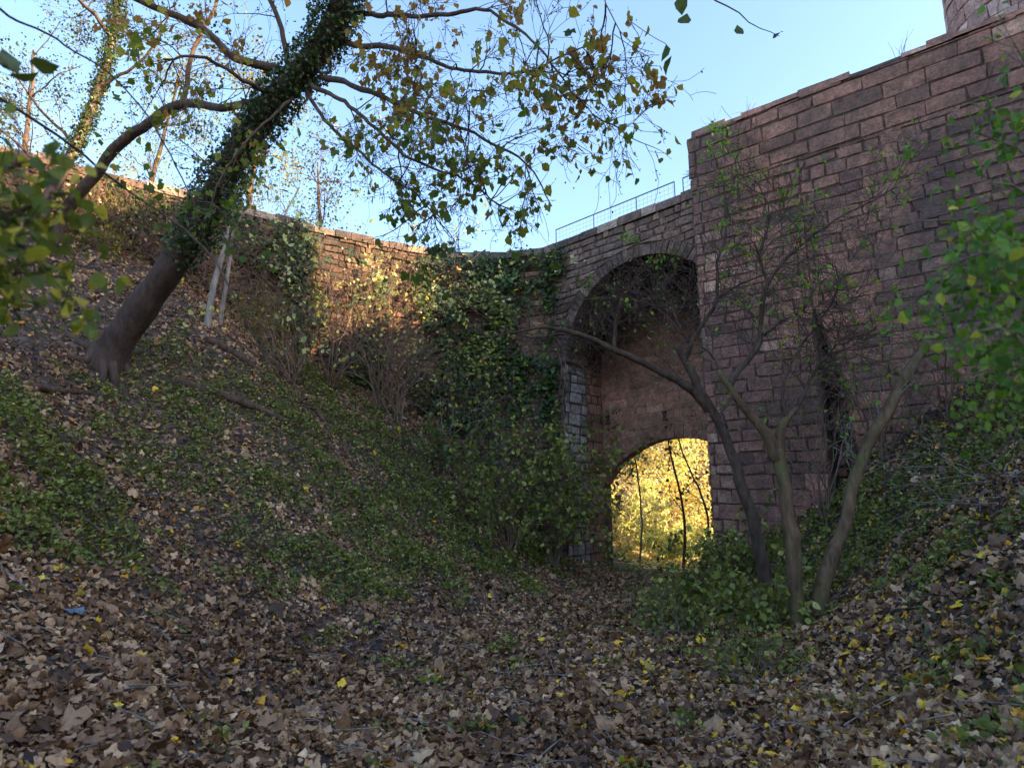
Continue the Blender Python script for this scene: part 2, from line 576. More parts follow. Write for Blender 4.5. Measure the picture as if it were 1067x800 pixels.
while s < LW.L - .3:
    w = rng.uniform(.35, .7)
    e = min(s + w, LW.L)
    h = rng.uniform(-.05, .05)
    d0 = rng.uniform(.04, .1)
    v = [LW.at(x, z, d) for x in (s + .01, e - .01) for z, d in ((ZW - .23, d0), (ZW - .02 + h, d0 - .03), (ZW + .05 + h, -.3), (ZW + .02 + h, -1.42), (ZW - .23, -1.42))]
    cp.add(v, [(0, 5, 6, 1), (1, 6, 7, 2), (2, 7, 8, 3), (3, 8, 9, 4), (0, 1, 2, 3, 4), (9, 8, 7, 6, 5)], rng.random())
    s = e
cp.build('coping', M['grey'], mw)

# ---- bridge with its tall blind arch and the low archway at the back of the recess
sb = thing('stone_bridge', BR.at(3, 0), 'tall stone bridge with deep blind arch over the low gate arch', 'bridge')
S0, S1, SC, ZC, RC = .6, 5.55, 3.1, 5.62, 2.45
DR = 1.7                                  # depth of the recess
S2C, Z2C, R2 = 2.92, .66, 2.83             # low arch
TB = .35                                   # thickness of the recess wall
BL = BR.L


def arch1(s):
    return ZC + math.sqrt(max(RC ** 2 - (s - SC) ** 2, 0)) if S0 <= s <= S1 else -1


def arch2(s):
    return Z2C + math.sqrt(max(R2 ** 2 - (s - S2C) ** 2, 0))


def e1(z):   # stone intervals of the front face, outside the arch ring
    r = RC + .3
    if z < ZC:
        return [(0, S0 - .02), (S1 + .02, BL)]
    if z > ZC + r - .02:
        return [(0, SC), (SC, BL)]
    dx = math.sqrt(r * r - (z - ZC) ** 2)
    return [(0, SC - dx), (SC + dx, BL)]


c = MB()
asamp = SC - RC * np.cos(np.linspace(0, math.pi, 41))
asamp[0], asamp[-1] = S0, S1
sheet(c, BR.at, np.linspace(-.3, S0, 3), lambda a: -1, lambda a: ZW, -.012)
sheet(c, BR.at, np.linspace(S1, BL, 6), lambda a: -1, lambda a: ZW, -.012)
sheet(c, BR.at, asamp, lambda a: ZC + math.sqrt(max(RC ** 2 - (a - SC) ** 2, 0)), lambda a: ZW, -.012)
for a, b in zip(asamp[:-1], asamp[1:]):   # soffit of the blind arch
    za, zb = [ZC + math.sqrt(max(RC ** 2 - (x - SC) ** 2, 0)) for x in (a, b)]
    c.quad(BR.at(a, za, -.012), BR.at(b, zb, -.012), BR.at(b, zb, -DR), BR.at(a, za, -DR))
for a in (S0, S1):
    c.quad(BR.at(a, -1, -.012), BR.at(a, ZC, -.012), BR.at(a, ZC, -DR - TB), BR.at(a, -1, -DR - TB))
# top, back and ends
c.quad(BR.at(-.3, ZW, -.012), BR.at(BL, ZW, -.012), BR.at(BL, ZW, -3.2), BR.at(-.3, ZW, -3.2))
bs = np.linspace(S0, S1, 31)
sheet(c, BR.at, bs, arch2, lambda a: ZW, -DR - TB, rev=True)
sheet(c, BR.at, np.linspace(-3, S0, 3), lambda a: -1, lambda a: ZW, -DR - TB, rev=True)
sheet(c, BR.at, np.linspace(S1, BL, 3), lambda a: -1, lambda a: ZW, -DR - TB, rev=True)
c.quad(BR.at(-3, 8.4, -DR - TB), BR.at(BL, 8.4, -DR - TB), BR.at(BL, 8.4, -3.2), BR.at(-3, 8.4, -3.2))
c.quad(BR.at(-3, 8.4, -3.2), BR.at(BL, 8.4, -3.2), BR.at(BL, ZW, -3.2), BR.at(-3, ZW, -3.2))
c.build('core', M['mortar'], sb)

f = MB()
gt = lambda s, z, r: min(1, max(0, r.gauss(.5, .22)))
courses(f, BR.at, 0, BL, -.3, ZW - .2, .195, .18, .6, rng, .035, .012, wob=.06, tint=gt, edge=e1, skip=ground_skip(BR.at))
f.build('stone_facing', M['grey'], sb)
cp = MB()
s = -.2
while s < BL - .3:
    e = min(s + rng.uniform(.4, .8), BL)
    h, d0 = rng.uniform(-.04, .04), rng.uniform(.04, .09)
    v = [BR.at(x, z, d) for x in (s + .01, e - .01) for z, d in ((ZW - .21, d0), (ZW + .01 + h, d0 - .02), (ZW + .05 + h, -.45), (ZW - .21, -.45))]
    cp.add(v, [(0, 4, 5, 1), (1, 5, 6, 2), (2, 6, 7, 3), (0, 1, 2, 3), (7, 6, 5, 4)], rng.random())
    s = e
cp.build('coping', M['grey'], sb)


def voussoirs(mb, W, sc, zc, r, depth, t0, t1, n, d_front, d_back, rng, proud=.02):
    """the wedge stones of an arch ring"""
    for k in range(n):
        ta, tb = t0 + (t1 - t0) * k / n + .004, t0 + (t1 - t0) * (k + 1) / n - .004
        rr = depth * rng.uniform(.82, 1.12)
        p = proud * rng.uniform(.3, 1.6)
        q = [(sc - math.cos(t) * ra, zc + math.sin(t) * ra) for t, ra in ((ta, r - .012), (tb, r - .012), (tb, r + rr), (ta, r + rr))]
        v = [W(a, z, d_front + p * rng.uniform(.4, 1.2)) for a, z in q] + [W(a, z, d_back) for a, z in q]
        mb.add(v, [(0, 1, 2, 3), (4, 7, 6, 5), (0, 4, 5, 1), (1, 5, 6, 2), (2, 6, 7, 3), (3, 7, 4, 0)], min(1, max(0, rng.gauss(.38, .14))))


f = MB()
voussoirs(f, BR.at, SC, ZC, RC, .3, 0.02, math.pi - .02, 47, 0, -.95, rng, .022)
f.build('arch_ring', M['grey'], sb)
# dressed stone of the near jamb, coloured paler for the light on it
JW = lambda t, z, d: BR.at(S0 + d, z, -t)
f = MB()
courses(f, JW, .0, .95, -.3, ZC - .02, .29, .3, .62, rng, .03, .018, skip=lambda s, z: False)
f.build('jamb', M['pale'], sb)
f = MB()
courses(f, JW, .96, DR, -.3, ZC, .26, .3, .6, rng, .012, .012)
sheet(f, BR.at, np.linspace(S0 + .01, S1 - .01, 31), lambda a: arch2(a) + .02, lambda a: 8.4, -DR + .004, .4)


def e2(z):
    r = R2 + .34
    if z > Z2C + r - .02:
        return [(S0 + .02, 3), (3, S1 - .02)]
    dx = math.sqrt(max(r * r - (z - Z2C) ** 2, 0))
    return [(S0 + .02, max(S0 + .02, S2C - dx)), (min(S1 - .02, S2C + dx), S1 - .02)]


courses(f, BR.at, 0, 1, 2.0, 8.05, .24, .3, .7, rng, .012, .01, edge=e2, base=-DR + .006, tint=lambda s, z, r: min(1, max(0, r.gauss(.45, .2))), wob=.02)
f.build('recess_wall', M['render'], sb)
f = MB()
voussoirs(f, BR.at, S2C, Z2C, R2, .33, math.acos(min(1, (S2C - S0 - .02) / R2)), math.pi - math.acos(min(1, (S1 - .02 - S2C) / R2)), 24, -DR + .01, -DR - TB + .01, rng, .02)
f.build('archway_ring', M['render'], sb)
# two small putlog holes: flat panels coloured dark for the shade inside
for px, py in ((634, 437), (693, 433)):
    P0 = BR.at(0, 0, -DR)[:2]
    hw = MB()
    n = (BR.at(1, 0, 1) - BR.at(1, 0, 0))[:2]
    d = ray(px, py)
    t = (P0 @ n) / (d[:2] @ n)
    q = np.array([0, 0, EYE]) + d * t
    s_ = (q - BR.at(0, 0, -DR))[:2] @ (BR.at(1, 0) - BR.at(0, 0))[:2]
    for a, b, z0, z1 in ((s_ - .08, s_ + .08, q[2] - .13, q[2] - .09), (s_ - .08, s_ + .08, q[2] + .09, q[2] + .13)):
        hw.add([BR.at(x, z, dd - DR) for x in (a, b) for z in (z0, z1) for dd in (.01, .06)],
               [(1, 3, 7, 5), (0, 1, 5, 4), (2, 6, 7, 3), (0, 2, 3, 1), (4, 5, 7, 6)])
    hw.quad(BR.at(s_ - .06, q[2] - .09, -DR + .028), BR.at(s_ + .06, q[2] - .09, -DR + .028), BR.at(s_ + .06, q[2] + .09, -DR + .028), BR.at(s_ - .06, q[2] + .09, -DR + .028), .1)
    hw.build('putlog_hole', M['mortar'], sb)

# ---- railing on the bridge
rl = thing('metal_railing', BR.at(2.3, ZW, -.55), 'thin metal railing with wire mesh on top of the bridge', 'railing')


def tube(mb, pts, rad, sides=6, tint=.5, cap=True):
    pts = np.asarray(pts, float)
    n = len(pts)
    if n < 2:
        return
    rad = np.full(n, rad) if np.isscalar(rad) else np.asarray(rad, float)
    t = np.gradient(pts, axis=0)
    t /= np.linalg.norm(t, axis=1)[:, None] + 1e-9
    u = np.cross(t[0], [0, 0, 1.0])
    if np.linalg.norm(u) < 1e-3:
        u = np.array([1.0, 0, 0])
    V = []
    ang = np.linspace(0, 2 * math.pi, sides, endpoint=False)
    for i in range(n):
        u = u - t[i] * (u @ t[i])
        u /= np.linalg.norm(u) + 1e-9
        w = np.cross(t[i], u)
        V.append(pts[i] + rad[i] * (np.cos(ang)[:, None] * u + np.sin(ang)[:, None] * w))
    F = []
    for i in range(n - 1):
        for k in range(sides):
            l = (k + 1) % sides
            F.append((i * sides + k, i * sides + l, (i + 1) * sides + l, (i + 1) * sides + k))
    if cap:
        F.append(tuple((n - 1) * sides + k for k in range(sides)))
        F.append(tuple(k for k in reversed(range(sides))))
    mb.add(np.concatenate(V), F, tint)


ZR = ZW + .78
posts = [-.1, 1.35, 2.82, 4.0, 4.25, 5.4]
for p in posts:
    b = MB()
    tube(b, [BR.at(p, ZW - .02, -.55), BR.at(p, ZR, -.55)], .016, 6)
    b.build('post', M['steel'], rl)
b = MB()
for z in (ZR,):
    for a, e in ((-.1, 4.0), (4.25, 5.4)):
        tube(b, [BR.at(a - .01, z + .012, -.55), BR.at(e + .01, z + .012, -.55)], .017, 6)
b.build('handrail', M['steel'], rl)
b = MB()
for a, e in ((-.08, 4.0), (4.25, 5.4)):
    for z in np.arange(ZW + .12, ZR - .05, .13):
        tube(b, [BR.at(a, z, -.545), BR.at(e, z, -.545)], .003, 3)
    for x in np.arange(a, e, .13):
        tube(b, [BR.at(x, ZW + .08, -.55), BR.at(x, ZR, -.55)], .003, 3)
b.build('wire_mesh', M['steel'], rl)

# ---- castle wall on the right, standing in front of the bridge end
C0 = PY(719, 170, 12.75)
ZC_ = float(PY(722, 143, 12.95)[2]) - .17
C1 = PZ(1067, 12, ZC_)
dirc = (C1 - C0)[:2] / np.linalg.norm((C1 - C0)[:2])
CW = Wall([C0, [*(C0[:2] + dirc * 4)], [*(C0[:2] + dirc * 9)], [*(C0[:2] + dirc * 13)], [20.3, -22.0]])
CL = CW.L


def s_at(px):
    """metres along the castle wall of an image column at eye level"""
    d = ray(px, 530)[:2]
    u = dirc
    m = np.array([[d[0], -u[0]], [d[1], -u[1]]])
    return float(np.linalg.solve(m, C0[:2])[1])


cw = thing('castle_wall', CW.at(3, 1), 'high wall of big red sandstone blocks standing over the right bank', 'wall')
N0, N1, NZ = s_at(868), s_at(912), 5.4      # a ragged cavity in the masonry


def nside(z):
    return N0 + (N1 - N0) * max(.02, 1 - (max(z, 0) / NZ) ** 2.2) * (.85 + .3 * vnoise(np.array([z * 1.3, 0]), 1, 5))


c = MB()
sheet(c, CW.at, np.linspace(0, N0, 4), lambda a: -1, lambda a: ZC_, -.015)
sheet(c, CW.at, np.r_[np.linspace(N1 + .2, 9, 3), np.linspace(9.5, CL, 40)], lambda a: -1, lambda a: ZC_, -.015)
sheet(c, CW.at, np.array([N0, N1 + .2]), lambda a: NZ, lambda a: ZC_, -.015)
sheet(c, CW.at, np.array([N0, N1 + .2]), lambda a: -1, lambda a: NZ, -.7)
c.quad(CW.at(N0, -1, -.015), CW.at(N0, -1, -.7), CW.at(N0, NZ, -.7), CW.at(N0, NZ, -.015))
for z0 in np.arange(-1, NZ, .2):
    z1 = min(z0 + .2, NZ)
    a, b = nside(z0), nside(z1)
    c.quad(CW.at(a, z0, -.015), CW.at(N1 + .2, z0, -.015), CW.at(N1 + .2, z1, -.015), CW.at(b, z1, -.015))
    c.quad(CW.at(a, z0, -.015), CW.at(b, z1, -.015), CW.at(b, z1, -.7), CW.at(a, z0, -.7))
c.quad(CW.at(N0, NZ, -.015), CW.at(N1 + .2, NZ, -.015), CW.at(N1 + .2, NZ, -.7), CW.at(N0, NZ, -.7))
TH = 11
for a, b in zip(np.linspace(0, CL, 41)[:-1], np.linspace(0, CL, 41)[1:]):
    c.quad(CW.at(a, ZC_, -.015), CW.at(b, ZC_, -.015), CW.at(b, ZC_, -TH), CW.at(a, ZC_, -TH))
    c.quad(CW.at(a, -1, -TH), CW.at(b, -1, -TH), CW.at(b, ZC_, -TH), CW.at(a, ZC_, -TH))
c.quad(CW.at(0, -1, -.015), CW.at(0, -1, -TH), CW.at(0, ZC_, -TH), CW.at(0, ZC_, -.015))
c.quad(CW.at(CL, -1, -.015), CW.at(CL, -1, -TH), CW.at(CL, ZC_, -TH), CW.at(CL, ZC_, -.015))
c.build('core', M['mortar'], cw)
DS, DZ = s_at(850), 0
DZ = 7.4


def cskip(s, z):
    if abs(s - DS) < .2 and abs(z - DZ) < .14:
        return True
    return ground_skip(CW.at)(s, z)


def eC(z):
    if z < NZ:
        return [(0.0, N0 - .03), (nside(z) + .03, 13)]
    return [(0.0, N0), (N0, 13)]


f, f2 = MB(), MB()
tC = lambda s, z, r: min(1, max(0, r.gauss(.48, .21) + (.25 * max(0, 1 - s / 1.8) if z < 8 else 0)))
courses(f, CW.at, 0, 13, -.3, 8.6, .245, .24, .68, rng, .015, .004, tint=tC, edge=eC, skip=cskip, wob=.1)
courses(f, CW.at, N0 + .02, N1 + .1, -.3, NZ, .26, .25, .5, rng, .06, .02, base=-.69)
f.build('stone_facing', M['red'], cw)
f = MB()
courses(f, CW.at, -.05, 14, 8.62, ZC_ - .02, .30, .35, .95, rng, .017, .005, tint=lambda s, z, r: min(1, max(0, r.gauss(.42 + .05 * s - .12 * (z - 8.6), .18))), wob=.05)
f.build('upper_facing', M['red'], cw)
# corner return, coping
RW = lambda t, z, d: CW.at(-d, z, -t)
f = MB()
courses(f, RW, .0, 3.5, -.3, ZC_ - .02, .33, .45, .95, rng, .03, .02)
f.build('corner_return', M['red'], cw)
cp = MB()
s = .07
while s < CL - .3:
    e = min(s + rng.uniform(.3, .85), CL)
    h, d0 = rng.uniform(-.05, .06), rng.uniform(.01, .06)
    v = [CW.at(x, z, d) for x in (s - .003, e + .003) for z, d in ((ZC_ - .02, d0), (ZC_ + .1 + h + rng.uniform(-.02, .02), d0 - .04), (ZC_ + .14 + h, -.5), (ZC_ + .12 + h, -1.6), (ZC_ - .02, -1.6))]
    cp.add(v, [(0, 5, 6, 1), (1, 6, 7, 2), (2, 7, 8, 3), (3, 8, 9, 4), (0, 1, 2, 3, 4), (9, 8, 7, 6, 5)], rng.random())
    s = e
cp.build('coping', M['red'], cw)
# ---- unseen keep-like block, added and shaped to shade the moat around the sun patch
kp = [(14.3, 8.0), (20.9, -20.5), (33, -18), (28, 2.6)]
ck = thing('added_shade_block', (22, -4, 8), 'unseen tall sandstone block added right of the frame to shade the moat', 'sun blocker')
c = MB()
for (x0, y0), (x1, y1) in zip(kp, kp[1:] + kp[:1]):
    c.quad((x0, y0, 8), (x1, y1, 8), (x1, y1, 17.9), (x0, y0, 17.9))
c.add([(x, y, 17.9) for x, y in kp], [(0, 1, 2, 3)])
c.build('wall', M['red'], ck)
c = MB()
c.add([(x, y, z) for z in (17.904, 18.4) for x, y in [(14.0, 8.1), (20.7, -20.9), (33.4, -18.3), (28.4, 2.7)]] + [(21, 2, 20.5), (26, -13, 20.5)],
      [(0, 1, 5, 4), (1, 2, 6, 5), (2, 3, 7, 6), (3, 0, 4, 7), (4, 5, 9, 8), (6, 7, 8, 9), (5, 6, 9), (7, 4, 8)])
c.build('roof', M['crust'], ck)

# ---- round tower rising behind the castle wall
tc = np.array([12.75, 13.05])
rt = thing('round_tower', (tc[0], tc[1], 3), 'round red sandstone tower just rising above the castle wall at top right', 'tower')
TR = 1.6
ang = np.linspace(R(-10), R(-350), 73)
TW = Wall([tc + TR * np.array([math.cos(a), math.sin(a)]) for a in ang])
TWf = Wall([tc + TR * np.array([math.cos(a), math.sin(a)]) for a in ang[::-1]])
test = TWf.at(1, 0, 1)[:2]
T_ = TWf if np.linalg.norm(test - tc) > TR else TW
c = MB()
tube(c, [(tc[0], tc[1], 2.5), (tc[0], tc[1], 21)], TR - .02, 64)
c.build('core', M['mortar'], rt)
f = MB()
courses(f, T_.at, 0, T_.L, 9, 21, .36, .4, .8, rng, .02, .012)
f.build('stone_facing', M['rose'], rt)

# ------------------------------------------------------------------ leaf shapes
def T_ovate(w=.36, fold=.12):
    v = [(0, 0, 0), (0, .35, 0), (0, .7, .0), (0, 1, -.06), (w, .36, fold), (w * .85, .66, fold), (-w, .36, fold), (-w * .85, .66, fold)]
    return np.array(v), [(0, 4, 1), (1, 4, 5, 2), (2, 5, 3), (0, 1, 6), (1, 2, 7, 6), (2, 3, 7)]


def T_lobed(rng, rough=.05, deep=.55, z=.10):
    a = np.radians([-90, -62, -25, 8, 32, 62, 90, 118, 148, 172, 205, 242])
    r = np.array([.18, .5, .42 * deep + .2, .52, .34, .46, .62, .46, .34, .52, .42 * deep + .2, .5]) * (1 + rng.uniform(-rough, rough, 12))
    v = np.c_[np.cos(a) * r, np.sin(a) * r + .35, rng.uniform(-z, z, 12)]
    v = np.vstack([[0, .35, z * .6], v])
    return v, [(0, i, i % 12 + 1) for i in range(1, 13)]


def T_crumple(rng, w=.42, z=.16):
    a = np.linspace(0, 2 * math.pi, 9)[:-1] + rng.uniform(-.15, .15, 8)
    r = rng.uniform(.72, 1.15, 8)
    x, y = np.cos(a) * w * r, np.sin(a) * .5 * r
    cur = rng.uniform(.2, .9) * rng.choice([-1, 1])
    v = np.c_[x, y, cur * x * x * 1.6 + rng.uniform(-z, z, 8) * .8]
    return np.vstack([[0, 0, rng.uniform(-.03, .03)], v]), [(0, i, i % 8 + 1) for i in range(1, 9)]


T_RH = (np.array([(0, 0, 0), (.36, .5, .1), (0, 1, 0), (-.36, .5, .1)]), [(0, 1, 2), (0, 2, 3)])
T_OV = T_ovate()
T_OVN = T_ovate(.27, .08)
LOB = [T_lobed(RNG) for _ in range(4)]
IVY = [T_lobed(RNG, .12, .8) for _ in range(3)]
CRU = [T_crumple(RNG, .34, .2) for _ in range(8)]
LITL = [T_lobed(RNG, .2, .7, .2) for _ in range(4)]


def frames(n, up, tilt, rng):
    """n random frames: local z near `up` (N,3) tilted by about `tilt` rad, spun at random"""
    up = np.broadcast_to(up, (n, 3)).astype(float)
    z = up + rng.normal(0, 1, (n, 3)) * np.tan(np.minimum(tilt, 1.3))
    z /= np.linalg.norm(z, axis=1)[:, None] + 1e-9
    r = rng.normal(0, 1, (n, 3))
    x = np.cross(r, z)
    x /= np.linalg.norm(x, axis=1)[:, None] + 1e-9
    y = np.cross(z, x)
    return np.stack([x, y, z], 1)      # rows


def hang_frames(n, rng, droop=.8, out=None):
    """leaves whose tips (local y) point down and outward"""
    y = rng.normal(0, .55, (n, 3))
    y[:, 2] -= droop
    if out is not None:
        y += out
    y /= np.linalg.norm(y, axis=1)[:, None]
    r = rng.normal(0, 1, (n, 3))
    x = np.cross(y, r)
    x /= np.linalg.norm(x, axis=1)[:, None] + 1e-9
    z = np.cross(x, y)
    return np.stack([x, y, z], 1)


def place(tm, F, pos, size):
    return np.einsum('kc,ncd->nkd', tm[0], F * size[:, None, None]) + pos[:, None, :]


def leaves(name, mat, parent, tms, pos, F, size, tint, rng):
    n = len(pos)
    which = rng.integers(0, len(tms), n)
    parts = []
    for i, tm in enumerate(tms):
        m = which == i
        parts.append((place(tm, F[m], pos[m], size[m]), tm[1], tint[m]))
    return big_mesh(name, parts, mat, parent)


# ------------------------------------------------------------------ branches
def smooth(pts, step=.15, wob=0.0, rng=None):
    pts = np.asarray(pts, float)
    P = np.vstack([2 * pts[0] - pts[1], pts, 2 * pts[-1] - pts[-2]])
    out = []
    for i in range(1, len(P) - 2):
        n = max(2, int(np.linalg.norm(P[i + 1] - P[i]) / step))
        for t in np.linspace(0, 1, n, endpoint=False):
            a, b, c_, d = P[i - 1], P[i], P[i + 1], P[i + 2]
            out.append(.5 * (2 * b + (c_ - a) * t + (2 * a - 5 * b + 4 * c_ - d) * t * t + (3 * b - a - 3 * c_ + d) * t ** 3))
    out.append(pts[-1])
    out = np.array(out)
    if wob and rng is not None:
        n = len(out)
        w = np.cumsum(rng.normal(0, wob, (n, 3)), 0)
        w -= np.linspace(0, 1, n)[:, None] * w[-1]
        out = out + w
    return out


def limb(mb, pix, r0, r1, rng, sides=7, step=.15, wob=.008, knob=.08, flare=0):
    """pix: list of (px, py, Y) or of 3-D points; returns the smoothed centre line"""
    pts = [PY(*p) if not isinstance(p, np.ndarray) else p for p in pix]
    c_ = smooth(pts, step, wob, rng)
    t = np.linspace(0, 1, len(c_))
    r = r0 + (r1 - r0) * t
    r = r * (1 + knob * (vnoise(c_, 3, 9) - .5) * 2)
    if flare:
        r = r * (1 + flare * np.exp(-t * 14))
    tube(mb, c_, r, sides)
    return c_


def grow(mb, p, d, L, r, lvl, rng, tips, droop=0.0, wander=.28, nk=(3, 6), step=.12, split=.55, sides=(6, 5, 4, 3), minr=.0025):
    n = max(3, int(L / step))
    q = [np.array(p, float)]
    d = np.array(d, float) / np.linalg.norm(d)
    ds = [d]
    for i in range(n):
        d = d + rng.normal(0, wander * math.sqrt(step), 3) + np.array([0, 0, -droop * step])
        d /= np.linalg.norm(d)
        q.append(q[-1] + d * step)
        ds.append(d)
    q = np.array(q)
    rr = np.maximum(r * (1 - .75 * np.linspace(0, 1, len(q))), minr)
    tube(mb, q, rr, sides[min(lvl, 3)] if lvl >= 0 else 3, cap=False)
    if lvl <= 0:
        tips.append((q, ds[-1]))
        return
    for _ in range(int(rng.integers(nk[0], nk[1] + 1))):
        i = int(rng.integers(max(1, n // 5), n + 1))
        a = rng.normal(0, 1, 3)
        a -= ds[i] * (a @ ds[i])
        a /= np.linalg.norm(a)
        nd_ = ds[i] * (1 - split * .5) + a * split * rng.uniform(.6, 1.4)
        grow(mb, q[i], nd_, L * rng.uniform(.4, .7), max(rr[i] * rng.uniform(.45, .7), minr), lvl - 1, rng, tips, droop, wander, nk, step * .85, split, sides, minr)


def sprout(mb, line, n, L, r, lvl, rng, tips, t0=.25, t1=1.0, up=.0, droop=0.0, **kw):
    for _ in range(n):
        i = int(rng.uniform(t0, t1) * (len(line) - 1))
        j = min(i + 1, len(line) - 1)
        t = line[j] - line[j - 1]
        t /= np.linalg.norm(t) + 1e-9
        a = rng.normal(0, 1, 3)
        a -= t * (a @ t)
        a /= np.linalg.norm(a)
        d = t * .5 + a * .9 + np.array([0, 0, up])
        grow(mb, line[i], d, L * rng.uniform(.5, 1.25), r * rng.uniform(.6, 1.2), lvl, rng, tips, droop, **kw)


def tip_points(tips, n, rng, spread=.04):
    if not tips:
        return np.zeros((0, 3))
    out = np.empty((n, 3))
    for k in range(n):
        q, _ = tips[int(rng.integers(len(tips)))]
        f_ = rng.uniform(0.1, 1) * (len(q) - 1)
        i = int(f_)
        j = min(i + 1, len(q) - 1)
        out[k] = q[i] + (q[j] - q[i]) * (f_ - i)
    return out + rng.normal(0, spread, (n, 3))


def along(line, n, rng, t0=0, t1=1):
    f_ = rng.uniform(t0, t1, n) * (len(line) - 1)
    i = f_.astype(int)
    j = np.minimum(i + 1, len(line) - 1)
    return line[i] + (line[j] - line[i]) * (f_ - i)[:, None]


def ivy_sleeve(name, parent, lines, n, rad, rng, size=(.05, .1)):
    """ivy leaves wrapped round trunk lines: (line, t0, t1, share)"""
    pos, up = [], []
    for line, t0, t1, sh in lines:
        k_ = int(n * sh)
        p = along(line, k_, rng, t0, t1)
        a = rng.normal(0, 1, (k_, 3))
        a /= np.linalg.norm(a, axis=1)[:, None]
        rr = rad * (.72 + .5 * vnoise(p + a * .3, 2.2, 31) + .35 * rng.random(k_) ** 3)
        pos.append(p + a * rr[:, None])
        up.append(a)
    pos, up = np.concatenate(pos), np.concatenate(up)
    n_ = len(pos)
    return leaves(name, M['ivy'], parent, IVY, pos, frames(n_, up, .7, rng), rng.uniform(*size, n_), rng.random(n_) * .95, rng)


# ------------------------------------------------------------------ the leaning ivy-clad tree on the left bank
rg = np.random.default_rng(21)
b0 = G(112, 385)
tr = thing('ivy_clad_tree', b0, 'big leaning tree on the left bank, ivy-wrapped, branches spreading over the path', 'tree')
mb = MB()
Yb = b0[1]
trunk = limb(mb, [b0 + np.array([-.22, 0.05, -.5]), (118, 362, Yb - .05), (160, 300, Yb - .4), (203, 235, Yb - .9), (245, 160, Yb - 1.5), (288, 98, Yb - 2.1), (335, 40, Yb - 2.6), (365, -40, Yb - 3), (392, -150, Yb - 3.2)], .27, .13, rg, 14, .12, .006, .07, .25)
for an in (-2.9, -2.2, -1.2, -.4, .5, 1.4):
    d = np.array([math.cos(an), math.sin(an), 0])
    q = [b0 + np.array([-.1, 0, .42]) + d * .14]
    for k_ in range(1, 6):
        e = b0 + d * (.16 + .17 * k_) + rg.normal(0, .03, 3)
        q.append(np.array([e[0], e[1], float(hz(e[:1], e[1:2])[0]) + .045 - .022 * k_]))
    tube(mb, smooth(q, .08), np.linspace(.10, .02, len(smooth(q, .08))), 7)
mb.build('trunk', M['bark_beech'], tr, True)
mb, tips = MB(), []
Yt = Yb - 2.4
limbs = [
    ([(322, 86, Yt + .2), (285, 72, Yt), (243, 61, Yt - .1), (202, 27, Yt - .3), (135, -2, Yt - .5), (60, -40, Yt - .7)], .085, .04, 9),
    ([(300, 96, Yt + .3), (270, 92, Yt), (250, 80, Yt - .4), (215, 60, Yt - .8), (170, 62, Yt - 1.2)], .05, .015, 7),
    ([(335, 82, Yt), (375, 92, Yt - .5), (430, 112, Yt - 1.0), (495, 138, Yt - 1.4), (545, 172, Yt - 1.6), (575, 215, Yt - 1.7)], .06, .008, 16),
    ([(325, 88, Yt), (370, 120, Yt - .4), (430, 165, Yt - .8), (490, 190, Yt - 1.1), (535, 232, Yt - 1.2)], .05, .007, 16),
    ([(318, 92, Yt + .1), (350, 140, Yt - .3), (400, 180, Yt - .6), (445, 215, Yt - .8), (470, 248, Yt - .9)], .04, .006, 14),
    ([(345, 40, Yt), (410, 55, Yt - .7), (490, 75, Yt - 1.4), (560, 70, Yt - 2.0), (620, 45, Yt - 2.4)], .06, .007, 16),
    ([(352, 10, Yt), (430, 18, Yt - .8), (520, 20, Yt - 1.6), (600, 100, Yt - 2), (628, 135, Yt - 2.1)], .055, .005, 14),
    ([(358, -10, Yt), (440, -60, Yt - 1), (540, -70, Yt - 2), (640, -60, Yt - 2.6), (700, -30, Yt - 2.8), (745, 0, Yt - 2.9), (790, 28, Yt - 2.9), (812, 38, Yt - 2.9)], .05, .0035, 2),
    ([(590, -66, Yt - 2.3), (625, -10, Yt - 2.5), (650, 38, Yt - 2.6), (682, 55, Yt - 2.6)], .015, .0035, 3),
    ([(310, 95, Yt + .2), (270, 130, Yt - .2), (230, 180, Yt - .4), (210, 240, Yt - .5)], .03, .006, 8),
    ([(300, 70, Yt + .2), (290, 20, Yt), (270, -40, Yt - .2), (260, -100, Yt - .4)], .06, .03, 6),
]
ltip = []
for pix, r0, r1, ns in limbs:
    l = limb(mb, pix, r0 * .78, r1 * .8, rg, 6, .12, .012, .1)
    sprout(mb, l, int(ns * 1.5), .95, .010, 2, rg, tips, .2, 1, .05, .4, nk=(3, 5), step=.09, wander=.55)
    tips.append((l[len(l) // 2:], l[-1] - l[-2]))
mb.build('branches', M['bark'], tr, True)


def canopy(name, parent, tips, n, tms, size, mat, rng, droop=.8, spread=.05, tint=None, thr=None, low=None):
    p = tip_points(tips, n, rng, spread)
    if thr is not None:
        p = p[vnoise(p, 1.6, 41) > thr * rng.uniform(.7, 1.15, len(p))]
    if low is not None:
        p = p[(p[:, 2] > low) | (rng.random(len(p)) < .42)]
    F = hang_frames(len(p), rng, droop)
    t = rng.random(len(p)) if tint is None else tint(p)
    return leaves(name, mat, parent, tms, p, F, rng.uniform(*size, len(p)), t, rng)


